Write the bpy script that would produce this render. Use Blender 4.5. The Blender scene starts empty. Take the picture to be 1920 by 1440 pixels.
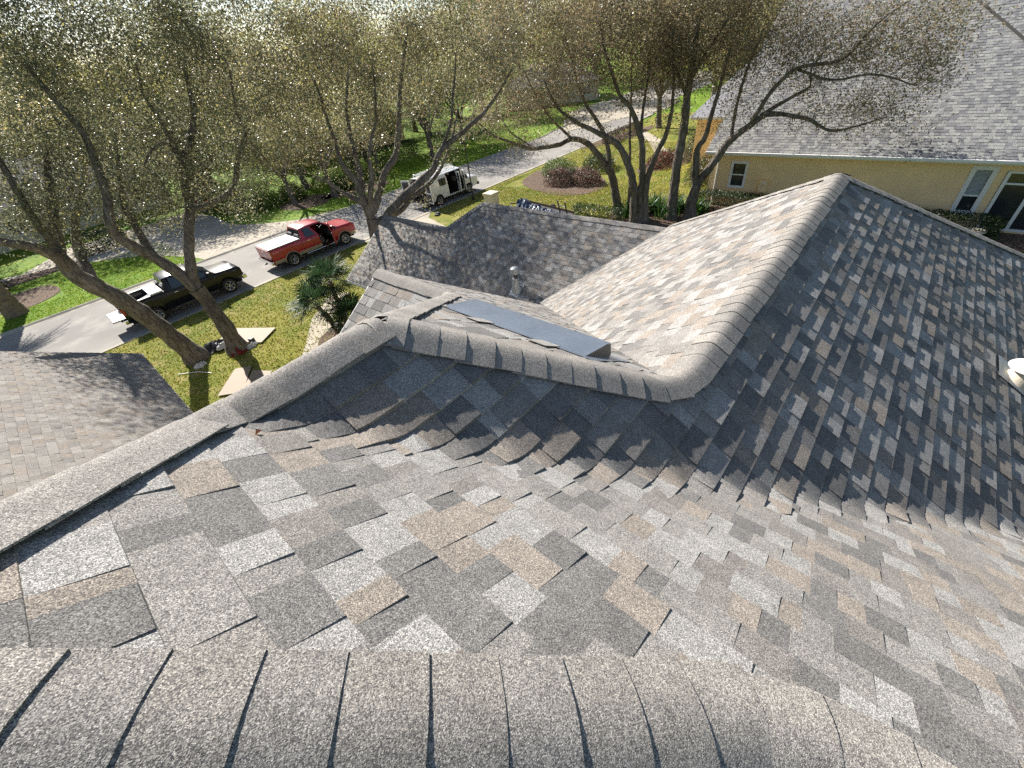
import bpy, bmesh, math, random
import numpy as np
from mathutils import Vector, Matrix

rad = math.radians
SC = bpy.context.scene
COL = SC.collection

# ------------------------------------------------------------------ camera
# X runs along the street, Y points towards the street, Z is up, ground at 0
RC = np.array([[0.63817873, -0.76137876, -0.11415035],
               [-0.54728344, -0.34435985, -0.76282182],
               [0.54148753, 0.54928926, -0.63645311]])      # rows: right, down, forward
FPX = 764.08
CAM = np.array([0.0, 0.0, 9.0])
cd = bpy.data.cameras.new('camera')
cam = bpy.data.objects.new('camera', cd)
COL.objects.link(cam)
cam.matrix_world = Matrix((
    (RC[0][0], -RC[1][0], -RC[2][0], CAM[0]),
    (RC[0][1], -RC[1][1], -RC[2][1], CAM[1]),
    (RC[0][2], -RC[1][2], -RC[2][2], CAM[2]),
    (0, 0, 0, 1)))
cd.sensor_width = 36.0
cd.lens = FPX / 1920.0 * 36.0
cd.clip_start = 0.02
cd.clip_end = 2000
SC.camera = cam

# ------------------------------------------------------------------ light
SUN_EL, SUN_AZ = rad(35.8), rad(9.0)       # azimuth from +Y towards +X
sd = Vector((math.cos(SUN_EL) * math.sin(SUN_AZ), math.cos(SUN_EL) * math.cos(SUN_AZ), math.sin(SUN_EL)))
w = bpy.data.worlds.new('World'); SC.world = w; w.use_nodes = True
nt = w.node_tree
bg = nt.nodes['Background']
sky = nt.nodes.new('ShaderNodeTexSky'); sky.sky_type = 'NISHITA'
sky.sun_disc = False; sky.sun_elevation = SUN_EL; sky.sun_rotation = SUN_AZ
sky.air_density = 1.0; sky.dust_density = 0.7; sky.ozone_density = 1.0
nt.links.new(sky.outputs[0], bg.inputs[0]); bg.inputs[1].default_value = 0.060
ld = bpy.data.lights.new('sun', 'SUN'); ld.energy = 5.0; ld.angle = rad(0.55); ld.color = (1.0, 0.945, 0.87)
sun = bpy.data.objects.new('sun', ld); COL.objects.link(sun)
sun.rotation_euler = (-sd).to_track_quat('-Z', 'Y').to_euler()
sun.location = (10, 40, 40)
SC.view_settings.view_transform = 'Standard'
SC.view_settings.look = 'None'
SC.view_settings.gamma = 1.0
SC.view_settings.exposure = 1.12
SC.view_settings.use_curve_mapping = False
SC.render.engine = 'CYCLES'
SC.cycles.max_bounces = 6
SC.cycles.transparent_max_bounces = 6
SC.cycles.use_denoising = False
SC.cycles.use_adaptive_sampling = True
SC.cycles.adaptive_threshold = 0.01

rng = np.random.default_rng(7)
rnd = random.Random(11)

# ------------------------------------------------------------------ materials
MATS = {}
def mat(name, color=(.5, .5, .5), rough=.6, metal=0.0, spec=.5, noise=None, bump=None, attr=False, coat=0.0,
        trans=0.0, emis=None, stretch=None, alpha=None):
    """noise=(scale, amount, detail); bump=(scale, strength); attr: multiply by the 'col' attribute"""
    if name in MATS: return MATS[name]
    m = bpy.data.materials.new(name); m.use_nodes = True
    n = m.node_tree; b = n.nodes['Principled BSDF']
    b.inputs['Roughness'].default_value = rough; b.inputs['Metallic'].default_value = metal
    b.inputs['Specular IOR Level'].default_value = spec
    if coat: b.inputs['Coat Weight'].default_value = coat; b.inputs['Coat Roughness'].default_value = .04
    if trans: b.inputs['Transmission Weight'].default_value = trans
    tc = n.nodes.new('ShaderNodeTexCoord'); src = tc.outputs['Object']
    if stretch:
        mp = n.nodes.new('ShaderNodeMapping'); mp.inputs['Scale'].default_value = stretch
        n.links.new(src, mp.inputs[0]); src = mp.outputs[0]
    if attr:
        a = n.nodes.new('ShaderNodeAttribute'); a.attribute_name = 'col'; cur = a.outputs['Color']
    else:
        rgb = n.nodes.new('ShaderNodeRGB'); rgb.outputs[0].default_value = (*color, 1); cur = rgb.outputs[0]
    for ns in ([noise] if noise and not isinstance(noise, list) else (noise or [])):
        sc_, amt, det = ns[:3]
        t = n.nodes.new('ShaderNodeTexNoise'); t.inputs['Scale'].default_value = sc_; t.inputs['Detail'].default_value = det
        n.links.new(src, t.inputs['Vector'])
        mr = n.nodes.new('ShaderNodeMapRange')
        mr.inputs[1].default_value = .25; mr.inputs[2].default_value = .75
        mr.inputs[3].default_value = 1 - amt; mr.inputs[4].default_value = 1 + amt
        n.links.new(t.outputs[0], mr.inputs[0])
        mx = n.nodes.new('ShaderNodeMix'); mx.data_type = 'RGBA'; mx.blend_type = 'MULTIPLY'; mx.inputs[0].default_value = 1
        n.links.new(cur, mx.inputs[6]); n.links.new(mr.outputs[0], mx.inputs[7]); cur = mx.outputs[2]
    n.links.new(cur, b.inputs['Base Color'])
    if bump:
        t = n.nodes.new('ShaderNodeTexNoise'); t.inputs['Scale'].default_value = bump[0]; t.inputs['Detail'].default_value = 4
        n.links.new(src, t.inputs['Vector'])
        bp = n.nodes.new('ShaderNodeBump'); bp.inputs['Strength'].default_value = bump[1]; bp.inputs['Distance'].default_value = bump[2] if len(bump) > 2 else .02
        n.links.new(t.outputs[0], bp.inputs['Height']); n.links.new(bp.outputs[0], b.inputs['Normal'])
    if emis: b.inputs['Emission Color'].default_value = (*emis, 1); b.inputs['Emission Strength'].default_value = 1
    MATS[name] = m
    return m

def shingle_mat(name, gran=260.0):
    """asphalt shingle: the piece's own colour, mineral granules of mixed tone, faint blotches"""
    m = bpy.data.materials.new(name); m.use_nodes = True
    n = m.node_tree; b = n.nodes['Principled BSDF']; L = n.links
    b.inputs['Roughness'].default_value = .92; b.inputs['Specular IOR Level'].default_value = .25
    tc = n.nodes.new('ShaderNodeTexCoord'); geo = n.nodes.new('ShaderNodeNewGeometry')
    a = n.nodes.new('ShaderNodeAttribute'); a.attribute_name = 'col'
    v = n.nodes.new('ShaderNodeTexVoronoi'); v.inputs['Scale'].default_value = gran
    L.new(geo.outputs['Position'], v.inputs['Vector'])
    sep = n.nodes.new('ShaderNodeSeparateColor'); L.new(v.outputs['Color'], sep.inputs[0])
    cr = n.nodes.new('ShaderNodeValToRGB'); e = cr.color_ramp.elements
    e[0].position = 0.0; e[0].color = (.30, .30, .32, 1)
    e[1].position = 1.0; e[1].color = (2.1, 2.07, 2.0, 1)
    for p, c in ((.25, (.55, .55, .56)), (.55, (.96, .945, .93)), (.85, (1.42, 1.38, 1.32))):
        x = cr.color_ramp.elements.new(p); x.color = (*c, 1)
    L.new(sep.outputs[0], cr.inputs[0])
    mx = n.nodes.new('ShaderNodeMix'); mx.data_type = 'RGBA'; mx.blend_type = 'MULTIPLY'; mx.inputs[0].default_value = 1
    L.new(a.outputs['Color'], mx.inputs[6]); L.new(cr.outputs[0], mx.inputs[7])
    t = n.nodes.new('ShaderNodeTexNoise'); t.inputs['Scale'].default_value = 14; t.inputs['Detail'].default_value = 9; t.inputs['Roughness'].default_value = .72
    L.new(geo.outputs['Position'], t.inputs['Vector'])
    mr = n.nodes.new('ShaderNodeMapRange'); mr.inputs[1].default_value = .3; mr.inputs[2].default_value = .7
    mr.inputs[3].default_value = .82; mr.inputs[4].default_value = 1.18; L.new(t.outputs[0], mr.inputs[0])
    m2 = n.nodes.new('ShaderNodeMix'); m2.data_type = 'RGBA'; m2.blend_type = 'MULTIPLY'; m2.inputs[0].default_value = 1
    L.new(mx.outputs[2], m2.inputs[6]); L.new(mr.outputs[0], m2.inputs[7])
    L.new(m2.outputs[2], b.inputs['Base Color'])
    t2 = n.nodes.new('ShaderNodeTexNoise'); t2.inputs['Scale'].default_value = gran * 1.1; t2.inputs['Detail'].default_value = 2
    L.new(geo.outputs['Position'], t2.inputs['Vector'])
    bp = n.nodes.new('ShaderNodeBump'); bp.inputs['Strength'].default_value = .5; bp.inputs['Distance'].default_value = .003
    L.new(t2.outputs[0], bp.inputs['Height']); L.new(bp.outputs[0], b.inputs['Normal'])
    MATS[name] = m
    return m

def leaf_mat(name, rough=.4, transl=.3, spec=.5):
    m = bpy.data.materials.new(name); m.use_nodes = True
    n = m.node_tree; b = n.nodes['Principled BSDF']; L = n.links
    b.inputs['Roughness'].default_value = rough; b.inputs['Specular IOR Level'].default_value = spec
    a = n.nodes.new('ShaderNodeAttribute'); a.attribute_name = 'col'
    L.new(a.outputs['Color'], b.inputs['Base Color'])
    tr = n.nodes.new('ShaderNodeBsdfTranslucent')
    hs = n.nodes.new('ShaderNodeHueSaturation'); hs.inputs['Value'].default_value = 1.7; hs.inputs['Saturation'].default_value = 1.0
    L.new(a.outputs['Color'], hs.inputs['Color']); L.new(hs.outputs[0], tr.inputs[0])
    mx = n.nodes.new('ShaderNodeMixShader'); mx.inputs[0].default_value = transl
    L.new(b.outputs[0], mx.inputs[1]); L.new(tr.outputs[0], mx.inputs[2])
    L.new(mx.outputs[0], n.nodes['Material Output'].inputs['Surface'])
    MATS[name] = m
    return m

def blend_mat(name, c1, c2, scale, c3=None, scale2=None, rough=.9, bump=None, thr=(.4, .6), fine=None):
    """two (three) colours mixed by noise, for ground surfaces"""
    m = bpy.data.materials.new(name); m.use_nodes = True
    n = m.node_tree; b = n.nodes['Principled BSDF']; L = n.links
    b.inputs['Roughness'].default_value = rough; b.inputs['Specular IOR Level'].default_value = .2
    geo = n.nodes.new('ShaderNodeNewGeometry')
    def ramp(sc_, lo, hi, det=6):
        t = n.nodes.new('ShaderNodeTexNoise'); t.inputs['Scale'].default_value = sc_; t.inputs['Detail'].default_value = det
        L.new(geo.outputs['Position'], t.inputs['Vector'])
        r = n.nodes.new('ShaderNodeMapRange'); r.inputs[1].default_value = lo; r.inputs[2].default_value = hi
        L.new(t.outputs[0], r.inputs[0]); return r.outputs[0]
    mx = n.nodes.new('ShaderNodeMix'); mx.data_type = 'RGBA'
    mx.inputs[6].default_value = (*c1, 1); mx.inputs[7].default_value = (*c2, 1); L.new(ramp(scale, *thr), mx.inputs[0]); cur = mx.outputs[2]
    if c3:
        m3 = n.nodes.new('ShaderNodeMix'); m3.data_type = 'RGBA'; m3.inputs[7].default_value = (*c3, 1)
        L.new(cur, m3.inputs[6]); L.new(ramp(scale2, .5, .68), m3.inputs[0]); cur = m3.outputs[2]
    if fine:
        m4 = n.nodes.new('ShaderNodeMix'); m4.data_type = 'RGBA'; m4.blend_type = 'MULTIPLY'; m4.inputs[0].default_value = 1
        r = ramp(fine[0], .3, .7, 3)
        rr = n.nodes.new('ShaderNodeMapRange'); rr.inputs[3].default_value = 1 - fine[1]; rr.inputs[4].default_value = 1 + fine[1]
        L.new(r, rr.inputs[0]); L.new(cur, m4.inputs[6]); L.new(rr.outputs[0], m4.inputs[7]); cur = m4.outputs[2]
    L.new(cur, b.inputs['Base Color'])
    if bump:
        t = n.nodes.new('ShaderNodeTexNoise'); t.inputs['Scale'].default_value = bump[0]; t.inputs['Detail'].default_value = 5
        L.new(geo.outputs['Position'], t.inputs['Vector'])
        bp = n.nodes.new('ShaderNodeBump'); bp.inputs['Strength'].default_value = bump[1]; bp.inputs['Distance'].default_value = bump[2]
        L.new(t.outputs[0], bp.inputs['Height']); L.new(bp.outputs[0], b.inputs['Normal'])
    MATS[name] = m
    return m

M_SH = shingle_mat('shingle_granules', 470)
M_SHF = shingle_mat('shingle_granules_far', 120)
M_LEAF = leaf_mat('oak_leaf', .42, .45, .55)
M_LEAF2 = leaf_mat('shrub_leaf', .45, .3)
M_PALM = leaf_mat('palm_leaf', .55, .25, .3)
M_BARK = mat('oak_bark', (.155, .135, .115), .95, noise=[(1.6, .4, 6), (9, .55, 6)], bump=(11, 1.0, .12), spec=.15, stretch=(1, 1, .35))
M_LAWN = blend_mat('lawn_near', (.245, .235, .040), (.15, .19, .026), .35, (.34, .285, .10), 1.1, bump=(38, 1.0, .06), fine=(26, .45))
M_LAWNF = blend_mat('lawn_far', (.165, .27, .020), (.11, .205, .015), .4, (.22, .27, .035), .9, bump=(30, 1.0, .06), fine=(22, .38))
M_ROAD = blend_mat('road_asphalt', (.285, .27, .245), (.225, .215, .20), .22, (.33, .31, .28), .7, bump=(60, .4, .01), fine=(45, .16))
M_CONC = blend_mat('concrete', (.42, .375, .30), (.35, .315, .255), .5, (.46, .41, .33), 1.6, bump=(50, .3, .01), fine=(30, .1))
M_KERB = blend_mat('kerb_concrete', (.40, .365, .30), (.28, .26, .22), 1.5, bump=(50, .3, .01), fine=(30, .12))
M_MULCH = blend_mat('mulch', (.09, .055, .038), (.16, .11, .08), 8, (.27, .21, .155), 12, bump=(22, 1.0, .08), fine=(30, .5))
M_PALMTRUNK = mat('palm_trunk', (.20, .145, .105), .95, noise=[(5, .3, 5)], bump=(9, 1.0, .05))
M_STUCCO = mat('stucco_yellow', (.90, .66, .37), .9, noise=[(1.2, .08, 5), (40, .06, 3)], bump=(90, .25, .01))
M_STUCCOW = mat('stucco_cream', (.62, .56, .44), .9, noise=[(2, .08, 5)], bump=(90, .25, .01))
M_TRIM = mat('white_trim', (.80, .79, .76), .45, noise=[(3, .05, 4)])
M_GLASS = mat('window_glass', (.025, .03, .035), .06, spec=.8)
M_BLIND = mat('window_blind', (.42, .46, .45), .6)
M_DARK = mat('dark_void', (.012, .012, .013), .9)
M_VENT = mat('vent_steel', (.26, .30, .36), .34, metal=.6, spec=.5, noise=[(5, .12, 4), (40, .08, 3)])
M_VENTB = mat('vent_bronze_side', (.085, .075, .06), .5, noise=[(30, .2, 4)])
M_LEAD = mat('lead_grey', (.36, .38, .40), .5, metal=.2, noise=[(14, .25, 5)], bump=(40, .3, .005))
M_PVC = mat('white_pvc', (.72, .72, .68), .5, noise=[(9, .2, 5)])
M_BLACK = mat('black_metal', (.015, .015, .016), .4)
M_RUB = mat('tyre_rubber', (.018, .018, .018), .85, noise=[(20, .3, 3)])
M_RIM = mat('alloy_rim', (.55, .55, .56), .28, metal=.9)
M_CHROME = mat('chrome', (.75, .75, .76), .12, metal=1)
M_PRED = mat('paint_red', (.36, .003, .018), .35, coat=.6)
M_PBLK = mat('paint_black', (.005, .006, .009), .3, spec=.3, coat=.35)
M_PWHT = mat('paint_white', (.76, .76, .75), .35, coat=.7, noise=[(3, .06, 5)])
M_TAN = mat('paint_tan', (.28, .23, .16), .4, coat=.5)
M_TON = mat('tonneau_white', (.72, .72, .70), .5, noise=[(4, .08, 4)])
M_TLR = mat('lamp_red', (.30, .008, .006), .2, coat=1)
M_TLO = mat('lamp_clear', (.62, .60, .55), .1, coat=1)
M_AMBER = mat('lamp_amber', (.55, .18, .02), .2, coat=1)
M_GREYPL = mat('grey_plastic', (.05, .05, .052), .6)
M_SEAT = mat('car_seat', (.11, .11, .115), .8)
M_PLY = mat('plywood', (.25, .185, .12), .7, noise=[(2.5, .18, 6), (14, .12, 4)], stretch=(1, 6, 1))
M_TARPK = mat('black_tarp', (.022, .022, .026), .35, noise=[(6, .4, 4)])
M_BAGG = mat('grey_bag', (.50, .50, .52), .5, noise=[(8, .2, 4)])
M_BLUE = mat('blue_wrap', (.04, .07, .15), .4, noise=[(7, .4, 4)])
M_LBLUE = mat('white_blue_wrap', (.34, .38, .43), .45, noise=[(9, .35, 4)])
M_REDCL = mat('red_cloth', (.16, .012, .016), .8, noise=[(12, .3, 4)])
M_ALU = mat('aluminium', (.62, .62, .62), .35, metal=.9)
M_WOOD = mat('soffit_wood', (.30, .26, .2), .8)
M_FLOWER = leaf_mat('flower', .5, .3)

# ------------------------------------------------------------------ helpers
def link(o, parent=None):
    COL.objects.link(o)
    if parent is not None: o.parent = parent
    return o

def tag(o, label=None, cat=None, group=None, kind=None):
    if label: o['label'] = label
    if cat: o['category'] = cat
    if group: o['group'] = group
    if kind: o['kind'] = kind
    return o

def empty(name, loc=(0, 0, 0), rz=0.0):
    o = bpy.data.objects.new(name, None); COL.objects.link(o)
    o.location = loc; o.rotation_euler = (0, 0, rz); o.empty_display_size = .2
    return o

def copy_tree(o, parent=None):
    c = o.copy(); COL.objects.link(c); c.parent = parent
    for ch in list(o.children): copy_tree(ch, c)
    return c

class MB:
    def __init__(s): s.v = []; s.f = []; s.mi = []
    def add(s, vs, fs, mi=0):
        b = len(s.v); s.v += [tuple(map(float, p)) for p in vs]
        for f in fs: s.f.append(tuple(i + b for i in f)); s.mi.append(mi)
        return s
    def box(s, c, d, rz=0, mi=0, rx=0, ry=0):
        M = Matrix.Rotation(rz, 3, 'Z') @ Matrix.Rotation(ry, 3, 'Y') @ Matrix.Rotation(rx, 3, 'X')
        vs = []
        for z in (-.5, .5):
            for y in (-.5, .5):
                for x in (-.5, .5):
                    vs.append(Vector(c) + M @ Vector((x * d[0], y * d[1], z * d[2])))
        return s.add(vs, [(0, 2, 3, 1), (4, 5, 7, 6), (0, 1, 5, 4), (2, 6, 7, 3), (0, 4, 6, 2), (1, 3, 7, 5)], mi)
    def b2(s, lo, hi, mi=0):
        return s.box([(a + b) / 2 for a, b in zip(lo, hi)], [abs(b - a) for a, b in zip(lo, hi)], mi=mi)
    def tube(s, pts, r, n=8, mi=0, caps=True):
        pts = [Vector(p) for p in pts]
        rs = r if isinstance(r, (list, tuple)) else [r] * len(pts)
        vs = []; fs = []
        t0 = (pts[1] - pts[0]).normalized()
        up = Vector((0, 0, 1)) if abs(t0.z) < .9 else Vector((1, 0, 0))
        a = t0.cross(up).normalized()
        for i, p in enumerate(pts):
            t = (pts[min(i + 1, len(pts) - 1)] - pts[max(i - 1, 0)])
            t = t.normalized() if t.length > 1e-9 else t0
            a = (a - t * a.dot(t)); a = a.normalized() if a.length > 1e-6 else t.orthogonal().normalized()
            bb = t.cross(a)
            for k in range(n):
                an = 2 * math.pi * k / n
                vs.append(p + (a * math.cos(an) + bb * math.sin(an)) * rs[i])
        for i in range(len(pts) - 1):
            for k in range(n):
                k2 = (k + 1) % n
                fs.append((i * n + k, i * n + k2, (i + 1) * n + k2, (i + 1) * n + k))
        if caps:
            fs.append(tuple(range(n - 1, -1, -1))); fs.append(tuple((len(pts) - 1) * n + k for k in range(n)))
        return s.add(vs, fs, mi)
    def lathe(s, prof, c=(0, 0, 0), n=20, axis='z', mi=0):
        vs = []; fs = []; c = Vector(c)
        for (r, h) in prof:
            for k in range(n):
                a = 2 * math.pi * k / n
                x, y = r * math.cos(a), r * math.sin(a)
                p = Vector((x, y, h)) if axis == 'z' else Vector((x, h, y))
                vs.append(c + p)
        for i in range(len(prof) - 1):
            for k in range(n):
                k2 = (k + 1) % n
                q = (i * n + k, i * n + k2, (i + 1) * n + k2, (i + 1) * n + k)
                fs.append(q if axis == 'z' else q[::-1])
        return s.add(vs, fs, mi)
    def quad(s, *p, mi=0): return s.add(p, [tuple(range(len(p)))], mi)
    def build(s, name, mats, parent=None, smooth=False, bevel=0, seg=2):
        me = bpy.data.meshes.new(name); me.from_pydata(s.v, [], s.f)
        mats = mats if isinstance(mats, (list, tuple)) else [mats]
        for m in mats: me.materials.append(m)
        if len(mats) > 1: me.polygons.foreach_set('material_index', s.mi)
        if bevel:
            bm = bmesh.new(); bm.from_mesh(me)
            bmesh.ops.remove_doubles(bm, verts=bm.verts, dist=1e-5)
            bmesh.ops.bevel(bm, geom=[e for e in bm.edges if e.is_manifold and e.calc_face_angle(0) > .5], offset=bevel, segments=seg, profile=.6, affect='EDGES', clamp_overlap=True)
            bm.to_mesh(me); bm.free()
        if smooth:
            me.polygons.foreach_set('use_smooth', [True] * len(me.polygons))
            try: me.set_sharp_from_angle(angle=rad(42))
            except Exception: pass
        me.update()
        o = bpy.data.objects.new(name, me); link(o, parent)
        return o

def np_mesh(name, V, F, col=None, mat_=None, parent=None, smooth=False):
    """V (n,3), F (m,k) all of k corners, col (n,3)"""
    V = np.asarray(V, np.float32); F = np.asarray(F, np.int32)
    me = bpy.data.meshes.new(name)
    me.vertices.add(len(V)); me.vertices.foreach_set('co', V.ravel())
    k = F.shape[1]
    me.loops.add(F.size); me.loops.foreach_set('vertex_index', F.ravel())
    me.polygons.add(len(F))
    me.polygons.foreach_set('loop_start', np.arange(0, F.size, k, dtype=np.int32))
    if smooth: me.polygons.foreach_set('use_smooth', np.ones(len(F), bool))
    if col is not None:
        at = me.attributes.new('col', 'FLOAT_COLOR', 'POINT')
        c4 = np.ones((len(V), 4), np.float32); c4[:, :3] = col
        at.data.foreach_set('color', c4.ravel())
    me.update(calc_edges=True); me.validate()
    if mat_ is not None: me.materials.append(mat_)
    o = bpy.data.objects.new(name, me); link(o, parent)
    return o

def project(P):
    q = RC @ (np.asarray(P, float) - CAM)
    if q[2] < .05: return None
    return 960 + FPX * q[0] / q[2], 720 + FPX * q[1] / q[2]

# ================================================================== GROUND
def sheet(name, poly, z, m, kind='structure', h=.0):
    mb = MB()
    n = len(poly)
    vs = [(x, y, z) for x, y in poly]
    mb.add(vs, [tuple(range(n))])
    if h:
        mb.add([(x, y, z) for x, y in poly] + [(x, y, z - h) for x, y in poly],
               [((i + 1) % n, i, n + i, n + (i + 1) % n) for i in range(n)])
    o = mb.build(name, m)
    if o.data.polygons[0].normal.z < 0: o.data.flip_normals()
    return tag(o, kind=kind)

sheet('ground', [(-300, -300), (400, -300), (400, 500), (-300, 500)], -.05, M_LAWNF)
sheet('lawn', [(-40, -12), (60, -12), (60, 26.02), (-40, 26.02)], .0, M_LAWN)
sheet('far_lawn', [(-40, 34.6), (46, 34.6), (60, 40), (70, 52), (-40, 70)], .0, M_LAWNF)
# street with its concrete gutters
sheet('street', [(-60, 26.4), (45, 26.4), (60, 27.5), (75, 30), (110, 30), (110, 42), (75, 42), (60, 37), (45, 34.2), (-60, 34.2)], -.03, M_ROAD)
def kerb_line(name, pts, wd, z):
    mb = MB()
    for (x0, y0), (x1, y1) in zip(pts, pts[1:]):
        dx, dy = x1 - x0, y1 - y0; L = math.hypot(dx, dy); nx, ny = -dy / L, dx / L
        prof = ((0, -.028), (wd * .45, -.01), (wd * .8, z), (wd, z), (wd, -.06))
        for (a, za), (b, zb) in zip(prof, prof[1:]):
            mb.quad((x0 + nx * a, y0 + ny * a, za), (x1 + nx * a, y1 + ny * a, za), (x1 + nx * b, y1 + ny * b, zb), (x0 + nx * b, y0 + ny * b, zb))
    return tag(mb.build(name, M_KERB), kind='structure')
def dense(x0, x1, y, step=3.02):
    n = max(1, int(abs(x1 - x0) / step)); return [(x0 + (x1 - x0) * i / n, y) for i in range(n + 1)]
kerb_line('kerb_far', [(-60, 34.2), (45, 34.2), (60, 37)], .42, .07)
kerb_line('kerb_near', [(60, 27.5), (45, 26.4), (-60, 26.4)], .42, .035)
# our driveway in front of the garage, the far driveway apron, the walk and other paving
sheet('driveway', [(14.6, 14.0), (18.0, 14.0), (18.0, 22.2), (18.9, 25.2), (20.2, 26.38), (13.0, 26.38), (14.4, 25)], .012, M_CONC, h=.1)
sheet('far_driveway', [(6.5, 34.62), (6.2, 36.2), (4.5, 41), (1.5, 44.5), (-2.5, 47.5), (1, 52), (10.6, 52), (11.3, 47), (11.0, 43), (11.4, 40.6), (12.8, 38.2), (14.2, 36.4), (17.5, 35.2), (18.7, 34.62)], .012, M_CONC, h=.1)
sheet('walkway', [(2.6, 14.4), (3.6, 13.8), (5.6, 16.4), (7.0, 18.6), (8.8, 20.0), (8.2, 20.8), (6.2, 19.2), (4.8, 17.2)], .012, M_CONC, h=.1)
sheet('far_walk', [(-40, 47.6), (-3, 46.9), (-1, 45.2), (-1, 46.2), (-3, 48), (-40, 48.8)], .012, M_CONC, h=.1)
sheet('side_walk', [(38, 16.5), (39.2, 16.2), (45, 19.5), (50, 24), (49.4, 25), (44.4, 20.6)], .012, M_CONC, h=.1)
sheet('far_court', [(48, 33.5), (57, 30), (63, 27), (70, 28), (72, 42), (62, 42), (55, 38)], -.006, M_CONC)
def blob(cx, cy, rx, ry, n=26, wob=.12, seed=0, rot=0):
    r = random.Random(seed); ph = [r.uniform(0, 6.28) for _ in range(4)]
    out = []
    for i in range(n):
        a = 2 * math.pi * i / n
        k = 1 + wob * (math.sin(2 * a + ph[0]) * .5 + math.sin(3 * a + ph[1]) * .35 + math.sin(5 * a + ph[2]) * .2)
        x, y = rx * k * math.cos(a), ry * k * math.sin(a)
        out.append((cx + x * math.cos(rot) - y * math.sin(rot), cy + x * math.sin(rot) + y * math.cos(rot)))
    return out
BEDS = [('mulch_bed', (-2.9, 40.3), (1.9, 2.2), 1, .3), ('mulch_bed', (30.0, 20.9), (3.2, 4.6), 2, -.5), ('mulch_bed', (24.6, 9.6), (2.6, 4.0), 3, 0),
        ('mulch_bed', (17.5, 41.0), (2.2, 2.6), 4, .2), ('mulch_bed', (22.0, 39.5), (3.4, 1.8), 5, -.2), ('mulch_bed', (36.5, 15.0), (3.5, 1.3), 6, -.3),
        ('mulch_bed', (6.8, 16.0), (1.8, 1.6), 7, .3), ('mulch_bed', (46, 24.5), (5.5, 1.3), 8, -.2), ('mulch_bed', (-5, 46), (6, 1.2), 9, 0)]
for nm, c, r_, sd_, ro in BEDS:
    sheet(nm, blob(*c, *r_, seed=sd_, rot=ro), .022, M_MULCH)
sheet('neighbor_bed', [(26.3, 9.4), (27.7, 9.4), (27.7, -8), (25.2, -8), (26.0, -2)], .024, M_MULCH)

# ================================================================== OUR HOUSE: roof
PIT = rad(33.206); T_ = math.tan(PIT); EXPO = .143; EH = EXPO * math.cos(PIT)
def PZ(c, ax, ay): return lambda x, y: 9.0 + c + ax * x + ay * y
PF = PZ(-.93, -T_, 0); PB = PZ(-1.1015, 0, T_); PR = PZ(-2.10, 0, T_); PP = PZ(.176, 0, -T_)
PT = PZ(-.418, -T_, 0); PE = PZ(-1.33, 0, -T_); PEA = PZ(2.78, -T_, 0)
PG = PZ(-4.28, T_, 0); PM = PZ(-10.45, T_, 0); PMB = PZ(2.642, -T_, 0); PMH = PZ(2.806, 0, -T_); PML = PZ(1.398, -T_, 0)
PL = PZ(-6.08, -T_, 0); PLB = PZ(-6.08 + 7.0 * T_, T_, 0)

PALETTE = [((.298, .294, .284), .20), ((.240, .232, .220), .23), ((.258, .230, .201), .23), ((.162, .159, .155), .23), ((.212, .200, .188), .10)]
PALETTE_FLAT = [((.270, .258, .240), .25), ((.235, .222, .206), .40), ((.245, .218, .190), .2), ((.205, .195, .185), .15)]
def pick(pal, r):
    x = r.random(); a = 0
    for c, wgt in pal:
        a += wgt
        if x <= a: break
    k = r.uniform(.92, 1.08)
    return tuple(v * k for v in c)

def clip(poly, hp):
    a, b, c = hp; out = []
    n = len(poly)
    for i in range(n):
        p, q = poly[i], poly[(i + 1) % n]
        dp = a * p[0] + b * p[1] - c; dq = a * q[0] + b * q[1] - c
        if dp <= 0: out.append(p)
        if (dp < 0 < dq) or (dq < 0 < dp):
            s = dp / (dp - dq); out.append((p[0] + (q[0] - p[0]) * s, p[1] + (q[1] - p[1]) * s))
    return out
def area2(poly):
    return .5 * abs(sum(poly[i][0] * poly[(i + 1) % len(poly)][1] - poly[(i + 1) % len(poly)][0] * poly[i][1] for i in range(len(poly))))

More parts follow.
